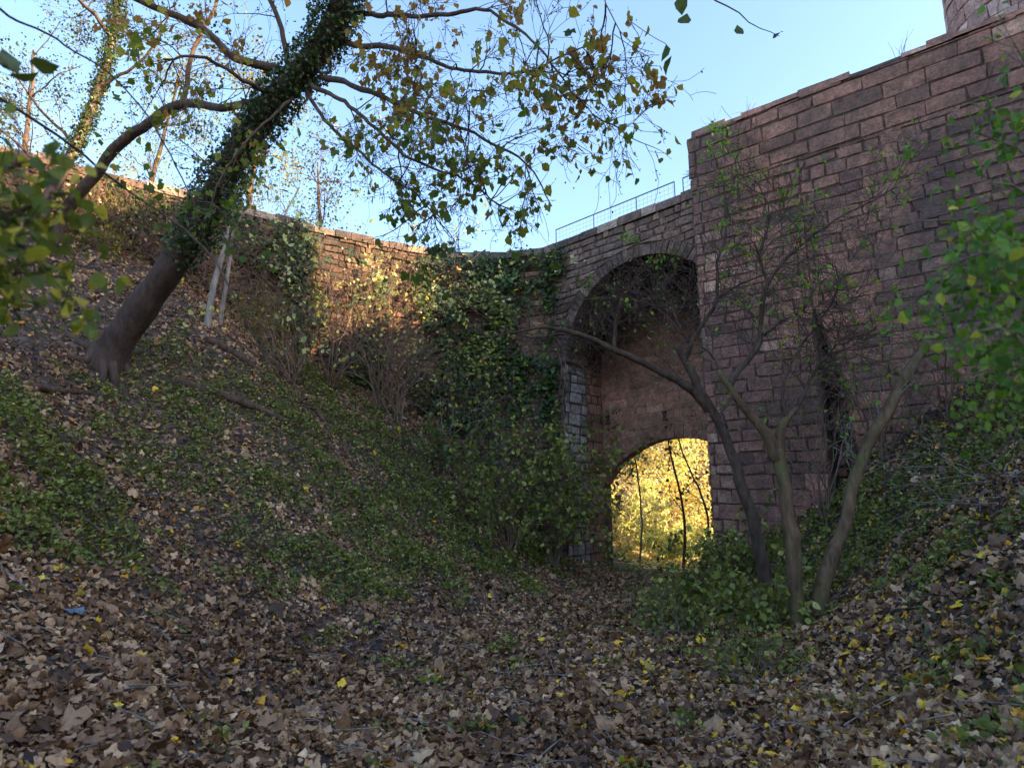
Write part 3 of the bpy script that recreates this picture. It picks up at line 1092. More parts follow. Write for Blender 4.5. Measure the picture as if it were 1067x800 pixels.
canopy('crown', tr, tips, 3100, [T_OV, T_OV, *LOB[:2]], (.06, .15), M['canopy'], rg, .9, .06,
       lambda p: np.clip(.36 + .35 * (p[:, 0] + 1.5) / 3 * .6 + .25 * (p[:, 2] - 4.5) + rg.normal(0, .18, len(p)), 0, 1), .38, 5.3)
hp = np.array([PY(a, c_, Yt - d_) for a, c_, d_ in ((768, 26, 2.9), (806, 36, 2.9), (716, 14, 2.8), (708, -4, 2.8), (677, 60, 2.6), (666, 55, 2.6), (694, 46, 2.6), (700, 58, 2.6), (613, 92, 2.1), (633, 92, 2.1), (590, 158, 2.1), (617, 160, 2.1), (560, 40, 2.2), (520, 60, 2), (480, 30, 1.8), (595, 30, 2.3), (450, 50, 1.6), (540, 95, 2))])
for a, c_, d_ in ((677, 60, 2.6), (694, 46, 2.6), (633, 92, 2.1), (617, 160, 2.1)):
    e_ = PY(a, c_, Yt - d_)
    st_ = MB()
    tube(st_, smooth([e_ + np.array([-.35, .05, .32]), e_ + np.array([-.15, .02, .12]), e_], .06), .004, 4)
    st_.build('twig', M['bark'], tr, True)
leaves('large_leaves', M['canopy'], tr, [T_OV, *LOB[:1]], hp, hang_frames(len(hp), rg, 1.2), rg.uniform(.12, .19, len(hp)), rg.uniform(.1, .75, len(hp)), rg)
canopy('small_leaves', tr, tips, 6000, [T_RH], (.015, .035), M['dark_canopy'], rg, .6, .03)
ivy_sleeve('ivy', tr, [(trunk, .3, .98, 1.0)], 13000, .31, rg, (.03, .065))

# ------------------------------------------------------------------ slanting two-stemmed tree further up the bank
rg = np.random.default_rng(22)
b1 = G(45, 262)
t2 = thing('slanting_tree', b1, 'dark two-stemmed tree high on the left bank, one stem arching right', 'tree')
Y1 = b1[1]
mb = MB()
st1 = limb(mb, [b1 + np.array([0, 0, -.3]), (62, 232, Y1), (90, 196, Y1 - .3), (122, 160, Y1 - .7), (155, 134, Y1 - 1.1), (190, 113, Y1 - 1.5), (240, 116, Y1 - 2.0), (290, 100, Y1 - 2.5), (330, 88, Y1 - 2.8)], .125, .045, rg, 9, .12, .008, .08, .4)
st2 = limb(mb, [b1 + np.array([-.05, .1, -.3]), (42, 232, Y1 + .1), (58, 190, Y1 + .15), (78, 150, Y1 + .2), (100, 95, Y1 + .2), (116, 40, Y1 + .2), (128, -30, Y1 + .2)], .12, .07, rg, 8, .15, .008, .08, .3)
mb.build('trunk', M['bark'], t2, True)
mb, tips = MB(), []
for pix, r0, r1, ns in [([(190, 113, Y1 - 1.5), (192, 85, Y1 - 1.6), (200, 45, Y1 - 1.7), (222, 0, Y1 - 1.8), (235, -50, Y1 - 1.8)], .05, .02, 8),
                        ([(116, 40, Y1 + .2), (90, 10, Y1), (60, -30, Y1)], .05, .02, 8), ([(78, 150, Y1 + .2), (40, 110, Y1), (5, 60, Y1 - .3)], .04, .012, 8),
                        ([(100, 95, Y1 + .2), (150, 60, Y1), (180, 10, Y1 - .2)], .04, .012, 8), ([(60, 190, Y1), (20, 150, Y1 - .2), (-30, 120, Y1 - .4)], .04, .012, 6)]:
    l = limb(mb, pix, r0, r1, rg, 5, .15, .015)
    sprout(mb, l, ns, 1.1, .012, 2, rg, tips, .2, 1, .1, .1, nk=(2, 4), step=.12, wander=.45)
sprout(mb, st1, 8, 1.0, .012, 2, rg, tips, .3, 1, .2, .1, nk=(2, 3), step=.12, wander=.45)
mb.build('branches', M['bark'], t2, True)
canopy('crown', t2, tips, 2600, [T_RH, T_OV], (.03, .075), M['dark_canopy'], rg, .6, .08)
ivy_sleeve('ivy', t2, [(st2, .35, 1, 1.0)], 3500, .17, rg, (.03, .065))

# ------------------------------------------------------------------ trees beyond the moat wall
rg = np.random.default_rng(23)


def crown_cloud(name, parent, c_, rad, n, size, mat, rng, thr=.45, tms=(T_RH,), sc=.9, seed=51, tint=None):
    p = rng.normal(0, 1, (n * 2, 3))
    p /= np.linalg.norm(p, axis=1)[:, None]
    p = p * (rng.random(n * 2) ** .42)[:, None] * np.array(rad) + np.array(c_)
    p = p[(vnoise(p, sc, seed) * .65 + vnoise(p, sc * 2.7, seed + 1) * .35) > thr][:n]
    F = frames(len(p), np.array([0, 0, 1.0]), .9, rng)
    t = rng.random(len(p)) if tint is None else tint(p)
    return leaves(name, mat, parent, list(tms), p, F, rng.uniform(*size, len(p)), t, rng)


for k, (px, Y, h, mat, lab) in enumerate([
        (255, 19.5, 9.5, 'yellowgreen', 'thin yellow-green tree beyond the moat wall behind the ivy-clad tree'),
        (150, 20.5, 10.5, 'yellowgreen', 'pale sparse tree beyond the wall, between the two dark leaning trees'),
        (20, 18.0, 9, 'dark_canopy', 'sparse dark-leaved tree beyond the wall at the far left of the photo'),
        (340, 22.0, 8, 'dark_canopy', 'twiggy small-leaved tree beyond the wall, right of the ivy-wrapped trunk')]):
    q = PY(px, 200, Y)
    base = on_ground(q[0], Y)
    o = thing('background_tree', base, lab, 'tree', 'trees beyond the moat wall')
    mb, tips = MB(), []
    top = base + np.array([rg.normal(0, .5), 0, h])
    l = limb(mb, [base - np.array([0, 0, .4]), base + np.array([.1, 0, h * .45]), top], .16, .03, rg, 7, .3, .02)
    mb.build('trunk', M['bark'], o, True)
    mb = MB()
    sprout(mb, l, 16, 2.2, .03, 2, rg, tips, .3, 1, .3, .0, nk=(2, 4), step=.25, wander=.4)
    mb.build('branches', M['bark'], o, True)
    canopy('crown', o, tips, 2400, [T_RH], (.06, .13), M[mat], rg, .4, .25)

# ------------------------------------------------------------------ pale slender trunks by the moat wall
rg = np.random.default_rng(24)
for pix, r0, lab, nb in [
        ([(216, 338, 12.6), (222, 300, 12.6), (232, 262, 12.6), (238, 235, 12.6), (250, 190, 12.6)], .085, 'pale slender trunk beside the moat wall, left one of the close pair', 5),
        ([(228, 338, 12.75), (234, 300, 12.75), (239, 262, 12.75), (243, 240, 12.75), (262, 205, 12.7)], .06, 'thinner pale trunk on the right in the close pair by the wall', 5),
        ([(262, 322, 12.9), (276, 285, 12.9), (290, 250, 12.9), (298, 222, 12.9), (312, 195, 12.9)], .075, 'pale forked slanting trunk against the moat wall, right of the close pair', 9)]:
    gp = G(pix[0][0], pix[0][1])
    pix = [(a, b, gp[1]) for a, b, _ in pix]
    o = thing('pale_tree', gp, lab, 'tree', 'pale slender trees by the moat wall')
    mb, tips = MB(), []
    l = limb(mb, [gp - np.array([0.02, 0, .3])] + pix[1:], r0, r0 * .35, rg, 8, .12, .006, .06)
    mb.build('trunk', M['bark_pale'], o, True)
    mb = MB()
    sprout(mb, l, nb, 1.0, .014, 2, rg, tips, .45, 1, .35, .0, nk=(2, 4), step=.12, wander=.5)
    mb.build('branches', M['bark_pale'], o, True)
    canopy('crown', o, tips, 160, [T_OV], (.05, .09), M['yellowgreen'], rg)

# ------------------------------------------------------------------ three trees on the right bank foot
rg = np.random.default_rng(25)
gb = G(800, 622)
Yd = gb[1]
dt = thing('dark_tree', gb, 'dark bare tree beside the gate arch sending one long bough left', 'tree')
mb, tips = MB(), []
l0 = limb(mb, [gb - np.array([0, 0, .25]), (792, 585, Yd), (781, 540, Yd), (766, 495, Yd), (750, 450, Yd), (736, 425, Yd), (720, 392, Yd), (709, 368, Yd), (706, 360, Yd)], .112, .058, rg, 9, .08, .008, .16, .2)
mb.build('trunk', M['bark'], dt, True)
mb = MB()
for pix, r0, r1, ns, L in [
        ([(738, 428, Yd), (715, 403, Yd - .1), (680, 382, Yd - .2), (640, 364, Yd - .3), (595, 348, Yd - .4), (558, 344, Yd - .5), (530, 348, Yd - .5), (505, 352, Yd - .55)], .078, .014, 7, .55),
        ([(655, 372, Yd - .25), (625, 352, Yd - .25), (590, 343, Yd - .3), (545, 345, Yd - .4), (490, 320, Yd - .5), (452, 300, Yd - .5)], .03, .006, 6, .5),
        ([(713, 377, Yd), (722, 355, Yd - .1), (746, 312, Yd - .2), (747, 278, Yd - .2), (756, 236, Yd - .3), (755, 182, Yd - .3)], .04, .01, 14, .6),
        ([(746, 312, Yd - .2), (770, 296, Yd - .4), (800, 286, Yd - .6), (840, 286, Yd - .7)], .022, .006, 7, .5),
        ([(718, 357, Yd), (690, 325, Yd), (660, 312, Yd), (610, 312, Yd)], .022, .006, 8, .5),
        ([(640, 364, Yd - .3), (642, 330, Yd - .3), (648, 310, Yd - .3)], .035, .02, 6, .45)]:
    l = limb(mb, pix, r0, r1, rg, 6, .08, .008, .12)
    sprout(mb, l, int(ns * 2.5), L * 1.4, .007, 2, rg, tips, .15, 1, .25, .0, nk=(2, 5), step=.07, wander=.6)
mb.build('branches', M['bark'], dt, True)
canopy('crown', dt, tips, 150, [T_OVN], (.05, .1), M['lime'], rg, .4, .03, None, .5)

gb = G(832, 655)
Yf = gb[1]
ft = thing('forked_tree', gb, 'mossy trunk forking at shoulder height, middle one of the three by the castle wall', 'tree')
mb, tips = MB(), []
l0 = limb(mb, [gb - np.array([0, 0, .25]), (829, 610, Yf), (824, 560, Yf), (816, 510, Yf), (809, 468, Yf)], .104, .08, rg, 10, .08, .008, .16, .35)
l1 = limb(mb, [(811, 480, Yf), (803, 458, Yf), (788, 440, Yf), (770, 418, Yf), (756, 398, Yf), (748, 386, Yf)], .085, .032, rg, 8, .08, .005, .12)
l2 = limb(mb, [(811, 478, Yf), (812, 452, Yf), (818, 438, Yf), (831, 424, Yf + .1)], .068, .031, rg, 7, .08, .005, .12)
mb.build('trunk', M['bark_mossy'], ft, True)
mb = MB()
for pix, r0, r1, ns, L in [
        ([(760, 404, Yf), (772, 384, Yf), (792, 360, Yf), (797, 342, Yf), (800, 305, Yf - .1), (830, 265, Yf - .2), (865, 235, Yf - .3), (905, 212, Yf - .3), (935, 195, Yf - .4)], .045, .008, 14, .6),
        ([(797, 350, Yf), (820, 330, Yf - .2), (845, 325, Yf - .4), (870, 345, Yf - .5)], .022, .006, 8, .5),
        ([(765, 412, Yf), (750, 430, Yf - .2), (757, 445, Yf - .3), (750, 425, Yf - .4)], .02, .01, 2, .3),
        ([(753, 395, Yf), (742, 370, Yf), (712, 350, Yf), (700, 320, Yf)], .018, .006, 7, .5),
        ([(829, 426, Yf + .1), (846, 392, Yf), (868, 366, Yf - .1), (888, 345, Yf - .2)], .03, .007, 10, .55),
        ([(820, 437, Yf), (815, 405, Yf), (832, 360, Yf - .1), (860, 320, Yf - .2), (880, 280, Yf - .2)], .024, .006, 10, .55),
        ([(800, 310, Yf - .1), (788, 270, Yf - .1), (800, 225, Yf - .2), (790, 190, Yf - .2)], .022, .006, 9, .55)]:
    l = limb(mb, pix, r0, r1, rg, 6, .08, .008, .12)
    sprout(mb, l, int(ns * 2.5), L * 1.4, .006, 2, rg, tips, .15, 1, .25, .0, nk=(2, 5), step=.07, wander=.6)
mb.build('branches', M['bark'], ft, True)
canopy('crown', ft, tips, 700, [T_OVN], (.05, .1), M['lime'], rg, .4, .03, None, .45)

gb = G(846, 648)
Yl = gb[1] + .05
lt = thing('leaning_tree', gb, 'mossy trunk leaning right to a snapped top, rightmost of the three together', 'tree')
mb, tips = MB(), []
l0 = limb(mb, [gb - np.array([0, 0, .25]), (858, 605, Yl), (872, 560, Yl), (887, 510, Yl), (903, 470, Yl), (928, 422, Yl), (949, 385, Yl), (966, 356, Yl)], .088, .058, rg, 10, .08, .008, .2, .3)
mb.build('trunk', M['bark_mossy'], lt, True)
mb = MB()
sprout(mb, l0, 22, .75, .007, 1, rg, tips, .5, 1, .7, .0, nk=(1, 3), step=.07, wander=.5)
mb.build('branches', M['deadwood'], lt, True)
canopy('crown', lt, tips, 60, [T_OVN], (.05, .09), M['lime'], rg, .4)

# ------------------------------------------------------------------ shrubs
def shrub(name, base, lab, cat, mat, n_stems, h, spread, n_leaf, size, rng, tms=(T_OV,), twig='twig', lean=(0, 0, 0), lvl=2, droop=.3, r=.014, group=None, start=.05, thr=None, step=.1):
    o = thing(name, base, lab, cat, group)
    mb, tips = MB(), []
    for _ in range(n_stems):
        d = np.array([rng.normal(0, spread), rng.normal(0, spread), 1.0]) + np.array(lean)
        grow(mb, np.array(base) + np.array([rng.normal(0, start), rng.normal(0, start), -.1]), d, h * rng.uniform(.55, 1.0), r * rng.uniform(.7, 1.2), lvl, rng, tips, droop / max(h, .5), .35, (2, 5), step, .6)
    mb.build('stems', M[twig], o, True)
    if n_leaf:
        canopy('foliage', o, tips, n_leaf, list(tms), size, M[mat], rng, .35, .05, None, thr)
    return o


rg = np.random.default_rng(26)
shrub('green_shrub', G(735, 640), 'dense green bush in front of the arch at the path edge', 'shrub', 'cover', 22, 1.0, .45, 1500, (.06, .12), rg, (T_OV, T_OVN))
shrub('green_shrub', G(762, 610), 'green bush at the foot of the dark bare trunk', 'shrub', 'cover', 16, 1.3, .35, 1100, (.06, .12), rg, (T_OV,))
shrub('green_shrub', G(800, 655), 'low green bush covering the feet of the three trunks', 'shrub', 'cover', 14, .8, .5, 800, (.06, .12), rg, (T_OV,))
shrub('leafy_shrub', G(578, 592), 'tall loose shrub against the left pier of the arch', 'shrub', 'cover', 20, 3.6, .22, 2300, (.07, .14), rg, (T_OV, *IVY[:1]), lvl=2)
shrub('leafy_shrub', G(530, 575), 'broad leafy shrub filling the corner below the wall ivy', 'shrub', 'cover', 20, 3.0, .35, 2000, (.07, .14), rg, (T_OV,))
shrub('leafy_shrub', G(480, 520), 'leafy shrub on the bank below the ivy curtain', 'shrub', 'ivy', 14, 2.2, .4, 1100, (.07, .13), rg, (T_OV,))
shrub('fern_clump', G(700, 632), 'small tuft of greenery at the path edge by the archway', 'plant', 'cover', 14, .55, .6, 380, (.05, .1), rg, (T_OVN,))
shrub('yellow_shrub', G(345, 402), 'tall yellow-leaved shrub catching the sun against the moat wall', 'shrub', 'golden_green', 14, 5.2, .13, 1300, (.08, .15), rg, (T_OV,), r=.02, thr=.4)
shrub('yellow_shrub', G(392, 425), 'thin sunlit shrub with sparse orange leaves, left of the dark ivy column', 'shrub', 'gold', 12, 5.0, .12, 330, (.07, .13), rg, (T_OV,), r=.02)
shrub('bare_shrub', G(415, 440), 'reddish bare shrub against the wall, left of the ivy curtain', 'shrub', 'yellowgreen', 14, 4.0, .16, 160, (.06, .1), rg, r=.02)
shrub('bare_shrub', G(305, 400), 'tangled bare brown shrub left of the sunlit yellow shrub', 'shrub', 'yellowgreen', 12, 2.9, .22, 200, (.05, .09), rg, r=.02)
shrub('bare_shrub', G(465, 470), 'thin grey bare sapling in front of the wall ivy', 'shrub', 'yellowgreen', 4, 3.6, .1, 110, (.06, .1), rg, r=.02, twig='deadwood')
shrub('low_shrub', G(265, 352), 'low yellow-green bush between the pale trunks and the slope', 'shrub', 'yellowgreen', 12, 1.2, .4, 420, (.05, .1), rg, (T_OV,))
shrub('low_shrub', G(105, 262), 'low yellowish bush beside the two-stemmed dark tree', 'shrub', 'yellowgreen', 12, 1.2, .5, 420, (.05, .1), rg, (T_OV,))

rg = np.random.default_rng(46)
for px, py, n, h, lab in ((862, 548, 9, 4.4, 'bare grey twiggy shrub against the castle wall behind the forked tree'), (925, 480, 9, 3.2, 'pale twiggy shrub by the castle wall beyond the snapped leaning trunk'), (985, 440, 7, 2.4, 'twiggy shrub high on the right bank under the castle wall')):
    shrub('twiggy_shrub', G(px, py), lab, 'shrub', 'lime', n, h, .2, 230, (.05, .085), rg, (T_OVN,), 'twig', (-.12, -.12, 0), 3, .25, .018, 'twiggy shrubs below the castle wall')
shrub('green_shrub', G(700, 662), 'low bright green bush at the right edge of the leafy path', 'shrub', 'cover', 14, .7, .6, 700, (.05, .1), rg, (T_OV, T_OVN))
shrub('green_shrub', G(778, 700), 'small green bush in the leaves in front of the trunks', 'shrub', 'cover', 10, .5, .6, 330, (.04, .08), rg, (T_OV, T_OVN))
rg = np.random.default_rng(26)
# foliage close to the camera, rooted just outside the frame
rg = np.random.default_rng(27)
nb = thing('near_green_shrub', on_ground(2.9, 1.9), 'bright green leafy branches reaching in close at the right edge', 'shrub')
mb, tips = MB(), []
b = np.array(nb.location)
fork = PY(1190, 520, 1.95)
tube(mb, smooth([b - np.array([0, 0, .1]), (b + fork) / 2 + np.array([.03, .02, 0]), fork], .08), .022, 7)
for pix in ([PY(1130, 400, 2.0), PY(1060, 285, 2.0), PY(985, 265, 2.1)], [PY(1140, 300, 1.9), PY(1075, 170, 1.9), PY(1010, 135, 2.0)],
            [PY(1130, 440, 2.1), PY(1065, 385, 2.2), PY(1005, 390, 2.2)], [PY(1125, 360, 1.7), PY(1065, 310, 1.7), PY(1000, 315, 1.8)],
            [PY(1140, 250, 1.9), PY(1090, 110, 1.8), PY(1055, 50, 1.9)], [PY(1115, 350, 1.9), PY(1040, 235, 2.0), PY(955, 230, 2.0)],
            [PY(1120, 420, 1.6), PY(1060, 350, 1.6), PY(1020, 345, 1.6)], [PY(1130, 330, 1.6), PY(1080, 210, 1.5), PY(1030, 190, 1.5)], [PY(1120, 380, 1.8), PY(1050, 270, 1.7), PY(970, 280, 1.8)]):
    l = limb(mb, [fork] + pix, .011, .003, rg, 5, .06, .004)
    sprout(mb, l, 14, .2, .0025, 1, rg, tips, .45, 1, .1, .2, nk=(2, 4), step=.035, wander=.5, minr=.0012)
    mb.build('stem', M['twig'], nb, True)
    mb = MB()
canopy('foliage', nb, tips, 1600, [T_OV, T_OVN], (.022, .048), M['fresh'], rg, .5, .025)

ns = thing('near_yellow_shrub', on_ground(-2.3, 1.5), 'yellow-green shrub close to the camera at the left edge, dark thin stems', 'shrub')
mb, tips = MB(), []
b = np.array(ns.location)
fork = PY(-110, 420, 1.5)
tube(mb, smooth([b - np.array([0, 0, .1]), (b + fork) / 2 + np.array([-.03, .02, 0]), fork], .08), .02, 7)
for pix, r0, r1, k in (([PY(-30, 260, 1.5), PY(30, 215, 1.5), PY(80, 235, 1.6)], .009, .003, 14), ([PY(-40, 220, 1.4), PY(15, 170, 1.4), PY(60, 185, 1.5)], .009, .003, 14),
                    ([PY(-30, 330, 1.5), PY(20, 285, 1.6), PY(70, 290, 1.6)], .009, .003, 14), ([PY(-40, 240, 1.3), PY(0, 250, 1.3), PY(45, 258, 1.3)], .008, .003, 14),
                    ([PY(-40, 90, 2.0), PY(0, 98, 2.2), PY(74, 152, 2.5), PY(135, 202, 2.8), PY(200, 250, 2.9), PY(238, 300, 2.9), PY(262, 350, 3), PY(293, 395, 3)], .010, .0035, 3),
                    ([PY(-60, -20, 2.0), PY(0, 3, 2.3), PY(60, 36, 2.7), PY(111, 71, 2.8), PY(158, 131, 2.9), PY(195, 195, 3), PY(203, 215, 3)], .010, .0035, 4),
                    ([PY(-40, 60, 1.6), PY(0, 66, 1.7), PY(22, 72, 1.75)], .006, .002, 2)):
    l = limb(mb, [fork] + pix, r0, r1, rg, 5, .06, .004)
    tt = []
    sprout(mb, l, k, .17, .0025, 1, rg, tt if k < 9 else tips, .5, 1, .1, .2, nk=(2, 3), step=.035, wander=.5, minr=.0012)
    mb.build('stem', M['bark'], ns, True)
    mb = MB()
canopy('foliage', ns, tips, 480, [T_OV], (.03, .055), M['olive'], rg, .5, .025)
p = np.array([PY(a, c_, 1.7) for a, c_ in ((8, 58), (30, 64), (8, 78), (-4, 96), (2, 50))])
for k in range(5):
    leaves('large_leaf', M['dark_canopy'], ns, [T_OV], p[k:k + 1], hang_frames(1, rg, .3, np.array([.9, 0, 0])), np.full(1, .085), np.full(1, .9), rg)

# ------------------------------------------------------------------ ivy on the walls
rg = np.random.default_rng(28)


def wall_hit(W, px, py):
    """(s, z) on a wall's face of the pixel"""
    best = None
    d = ray(px, py)
    for i in range(len(W.seg)):
        m = np.array([[d[0], -W.seg[i][0]], [d[1], -W.seg[i][1]]])
        try:
            t, a = np.linalg.solve(m, W.p[i])
        except np.linalg.LinAlgError:
            continue
        if t > 0 and -.001 <= a <= 1.001 and (best is None or t < best[0]):
            best = (t, W.cum[i] + a * W.len[i], EYE + d[2] * t)
    return best[1:] if best else None


def wall_ivy(lab, W, blobs, n, rng, thick=.4, size=(.07, .14), thr=.36, group='ivy on the walls', mat='ivy'):
    """blobs: (px, py, half width m, half height m)"""
    bl = [(wall_hit(W, px, py), rx, rz) for px, py, rx, rz in blobs]
    bl = [b for b in bl if b[0]]
    wsum = sum(rx * rz for _, rx, rz in bl)
    P_, U_ = [], []
    stems = []
    for (s_, z_), rx, rz in bl:
        k_ = int(n * rx * rz / wsum)
        a = rng.uniform(0, 2 * math.pi, k_)
        r_ = np.sqrt(rng.random(k_))
        for x, y in zip(s_ + np.cos(a) * r_ * rx, z_ + np.sin(a) * r_ * rz):
            if vnoise(np.array([x, y]), 1.3, 61) * .6 + vnoise(np.array([x, y]), 4, 62) * .4 < thr:
                continue
            hump = thick * (.15 + .85 * vnoise(np.array([x, y]), 1.6, 63)) * rng.random() ** .5
            q = W.at(x, min(y, W.top - .02), hump + .04)
            if q[2] < hz(np.array([q[0]]), np.array([q[1]]))[0]:
                continue
            P_.append(q)
            nrm = W.at(x, y, 1) - W.at(x, y, 0)
            U_.append(nrm + np.array([0, 0, .7]))
        for _ in range(3):
            x = s_ + rng.uniform(-.6, .6) * rx
            zb = z_ - rz
            st = MB()
            tube(st, smooth([W.at(x, zb - .3, .05), W.at(x + rng.normal(0, .2), z_, .06), W.at(x + rng.normal(0, .4), z_ + rz * .8, .07)], .3, .02, rng), .014, 5)
            stems.append(st)
    P_, U_ = np.array(P_), np.array(U_)
    root = thing('wall_ivy', P_[np.argmin(P_[:, 2])], lab, 'ivy', group)
    for st in stems:
        st.build('stem', M['twig'], root, True)
    leaves('foliage', M[mat], root, IVY, P_, frames(len(P_), U_, .55, rng), rng.uniform(*size, len(P_)), rng.random(len(P_)), rng)
    return root


LW.top, BR.top = ZW, ZW - .05
wall_ivy('thick dark ivy curtain hanging in the corner where wall meets bridge', LW, [(455, 300, 1.0, .9), (500, 290, 1.2, .7), (545, 285, 1.0, .7), (480, 345, 1.5, 1.1), (535, 350, .9, 1.2), (500, 410, 1.5, 1.2), (555, 400, .6, 1.4), (450, 390, .7, 1.2)], 6000, rg, .55)
wall_ivy('paler olive ivy bulging from the middle of the ivy curtain', LW, [(490, 315, .9, .55), (525, 340, .6, .6), (500, 375, .8, .6)], 1300, rg, .75, mat='cover', size=(.06, .12))
wall_ivy('ivy on the bridge face beside the left edge of the tall arch', BR, [(577, 300, .22, .9), (580, 380, .25, 1.3), (578, 450, .3, 1.2), (585, 275, .3, .5)], 1300, rg, .35)
wall_ivy('dark ivy column on the moat wall, right of the sunlit patch', LW, [(388, 345, .45, 1.4), (380, 395, .5, .9), (375, 310, .3, .5)], 1100, rg, .4)
wall_ivy('dark ivy heap on the moat wall, behind the pale slanting trunk', LW, [(275, 260, 1.1, .7), (305, 265, .7, .9), (310, 310, .6, .9)], 1700, rg, .5)
wall_ivy('dark ivy along the moat wall top behind the ivy-clad trunk', LW, [(120, 215, 1.2, .5), (165, 230, 1.0, .6), (75, 215, .8, .5)], 1300, rg, .4)
wall_ivy('narrow ivy strand left of the dark column on the wall', LW, [(325, 350, .35, 1.3)], 500, rg, .4)



def dead_creeper(lab, W, s0, s1, n, rng, top, leafn):
    base = W.at((s0 + s1) / 2, 5, .1)
    o = thing('dead_creeper', on_ground(base[0], base[1]), lab, 'creeper', 'leafless creepers on the moat wall')
    mb, tips = MB(), []
    for _ in range(n):
        s_ = rng.uniform(s0, s1)
        q = W.at(s_, 0, rng.uniform(.05, .22))
        z0 = float(hz(np.array([q[0]]), np.array([q[1]]))[0])
        if z0 > top - .5:
            continue
        z_ = rng.uniform(z0, max(z0 + .3, top - 1.0))
        t = W.at(s_ + .1, 0, 0) - W.at(s_, 0, 0)
        q[2] = z_
        d = np.array([0, 0, 1.0]) + t * 10 * rng.normal(0, .5) + (W.at(s_, 0, 1) - W.at(s_, 0, 0)) * rng.uniform(-.05, .22)
        grow(mb, q, d, min(rng.uniform(.8, 2.4), top - z_), .010, 1, rng, tips, .15, .7, (1, 4), .14, .8)
    mb.build('stems', M['twig'], o, True)
    canopy('foliage', o, tips, leafn, [T_OV, T_RH], (.05, .1), M['litter'], rng, .7, .06)


def ls(px):
    return wall_hit(LW, px, 260)[0]


rg = np.random.default_rng(40)
dead_creeper('leafless brown creeper over the moat wall behind the two dark leaning trees', LW, ls(20), ls(215), 330, rg, ZW - .1, 700)
dead_creeper('leafless brown creeper on the moat wall between pale trunks and sunlit patch', LW, ls(215), ls(325), 190, rg, ZW - .2, 350)
dead_creeper('leafless reddish creeper on the moat wall, left of the thick ivy curtain', LW, ls(330), ls(440), 150, rg, ZW - .4, 250)
dead_creeper('leafless creeper low on the wall beneath the thick ivy curtain', LW, ls(440), ls(560), 160, rg, 6.0, 300)

rg = np.random.default_rng(44)
for s_, k, lab in ((.55, 14, 'wispy dry grass on the corner top of the castle wall'), (1.35, 10, 'thin dry grass stalks on the castle wall top, second tuft from its corner'), (4.2, 9, 'dry grass tuft midway along the castle wall top')):
    mb = MB()
    b = CW.at(s_, ZC_ + .08, -.12)
    for _ in range(k):
        q0 = b + rg.normal(0, .035, 3) * np.array([1, 1, 0])
        e = rg.normal(0, .14, 3)
        hgt = rg.uniform(.15, .42)
        tube(mb, [q0, q0 + e * .4 + np.array([0, 0, hgt * .6]), q0 + e + np.array([0, 0, hgt])], [.005, .004, .002], 3)
    tag(mb.build('grass_tuft', M['deadwood']), lab, 'grass tuft', 'grass tufts on the wall top')

# dead vine tangle filling the head of the blind arch
rg = np.random.default_rng(29)
q = BR.at(2.6, 6.4, -.5)
vt = thing('vine_tangle', q, 'grey tangle of dead vines hanging in the head of the tall arch', 'vine')
mb, tips = MB(), []
for _ in range(620):
    s_ = rg.uniform(.75, 5.0)
    za = arch1(s_)
    z_ = za - abs(rg.normal(0, .6)) - .03
    grow(mb, BR.at(s_, max(z_, 5.4), -rg.uniform(.1, 1.3)), rg.normal(0, 1, 3) * np.array([1, 1, .6]) + np.array([0, 0, -.25]), rg.uniform(.7, 1.7), .015, 1, rg, tips, .2, 1.3, (1, 3), .12, .8)
mb.build('stems', M['bark'], vt, True)
canopy('foliage', vt, tips, 260, [T_OV], (.05, .09), M['litter'], rg, .7)
rg = np.random.default_rng(30)
wc = thing('wall_creeper', BR.at(2.5, 8.2, .1), 'bright green sprigs of creeper along the crown of the tall arch', 'creeper')
mb, tips = MB(), []
for px, py in ((660, 270), (690, 262), (640, 300), (705, 285), (622, 318), (700, 245), (668, 255)):
    s_, z_ = wall_hit(BR, px, py)
    mb = MB()
    grow(mb, BR.at(s_, z_, .05), rg.normal(0, 1, 3) + np.array([-.5, -.7, .2]), .7, .008, 1, rg, tips, .3, .6, (2, 4), .08, .7)
    mb.build('stem', M['twig'], wc, True)
canopy('foliage', wc, tips, 210, [T_OVN], (.06, .12), M['lime'], rg, .5)
CW.top = ZC_
cc = thing('wall_creeper', CW.at(.6, 8.2, .1), 'thin creeper with light green leaves on the castle wall corner', 'creeper')
mb, tips = MB(), []
for px, py in ((742, 175), (760, 170), (780, 185), (750, 200), (770, 215), (800, 180), (740, 230), (845, 190), (880, 200), (900, 235), (860, 260), (905, 150)):
    h = wall_hit(CW, px, py)
    if h:
        mb = MB()
        grow(mb, CW.at(h[0], h[1], .06), rg.normal(0, 1, 3) + np.array([-.4, -.7, .1]), .8, .009, 1, rg, tips, .3, .6, (2, 4), .08, .7)
        mb.build('stem', M['twig'], cc, True)
canopy('foliage', cc, tips, 420, [T_OVN], (.06, .12), M['lime'], rg, .5)

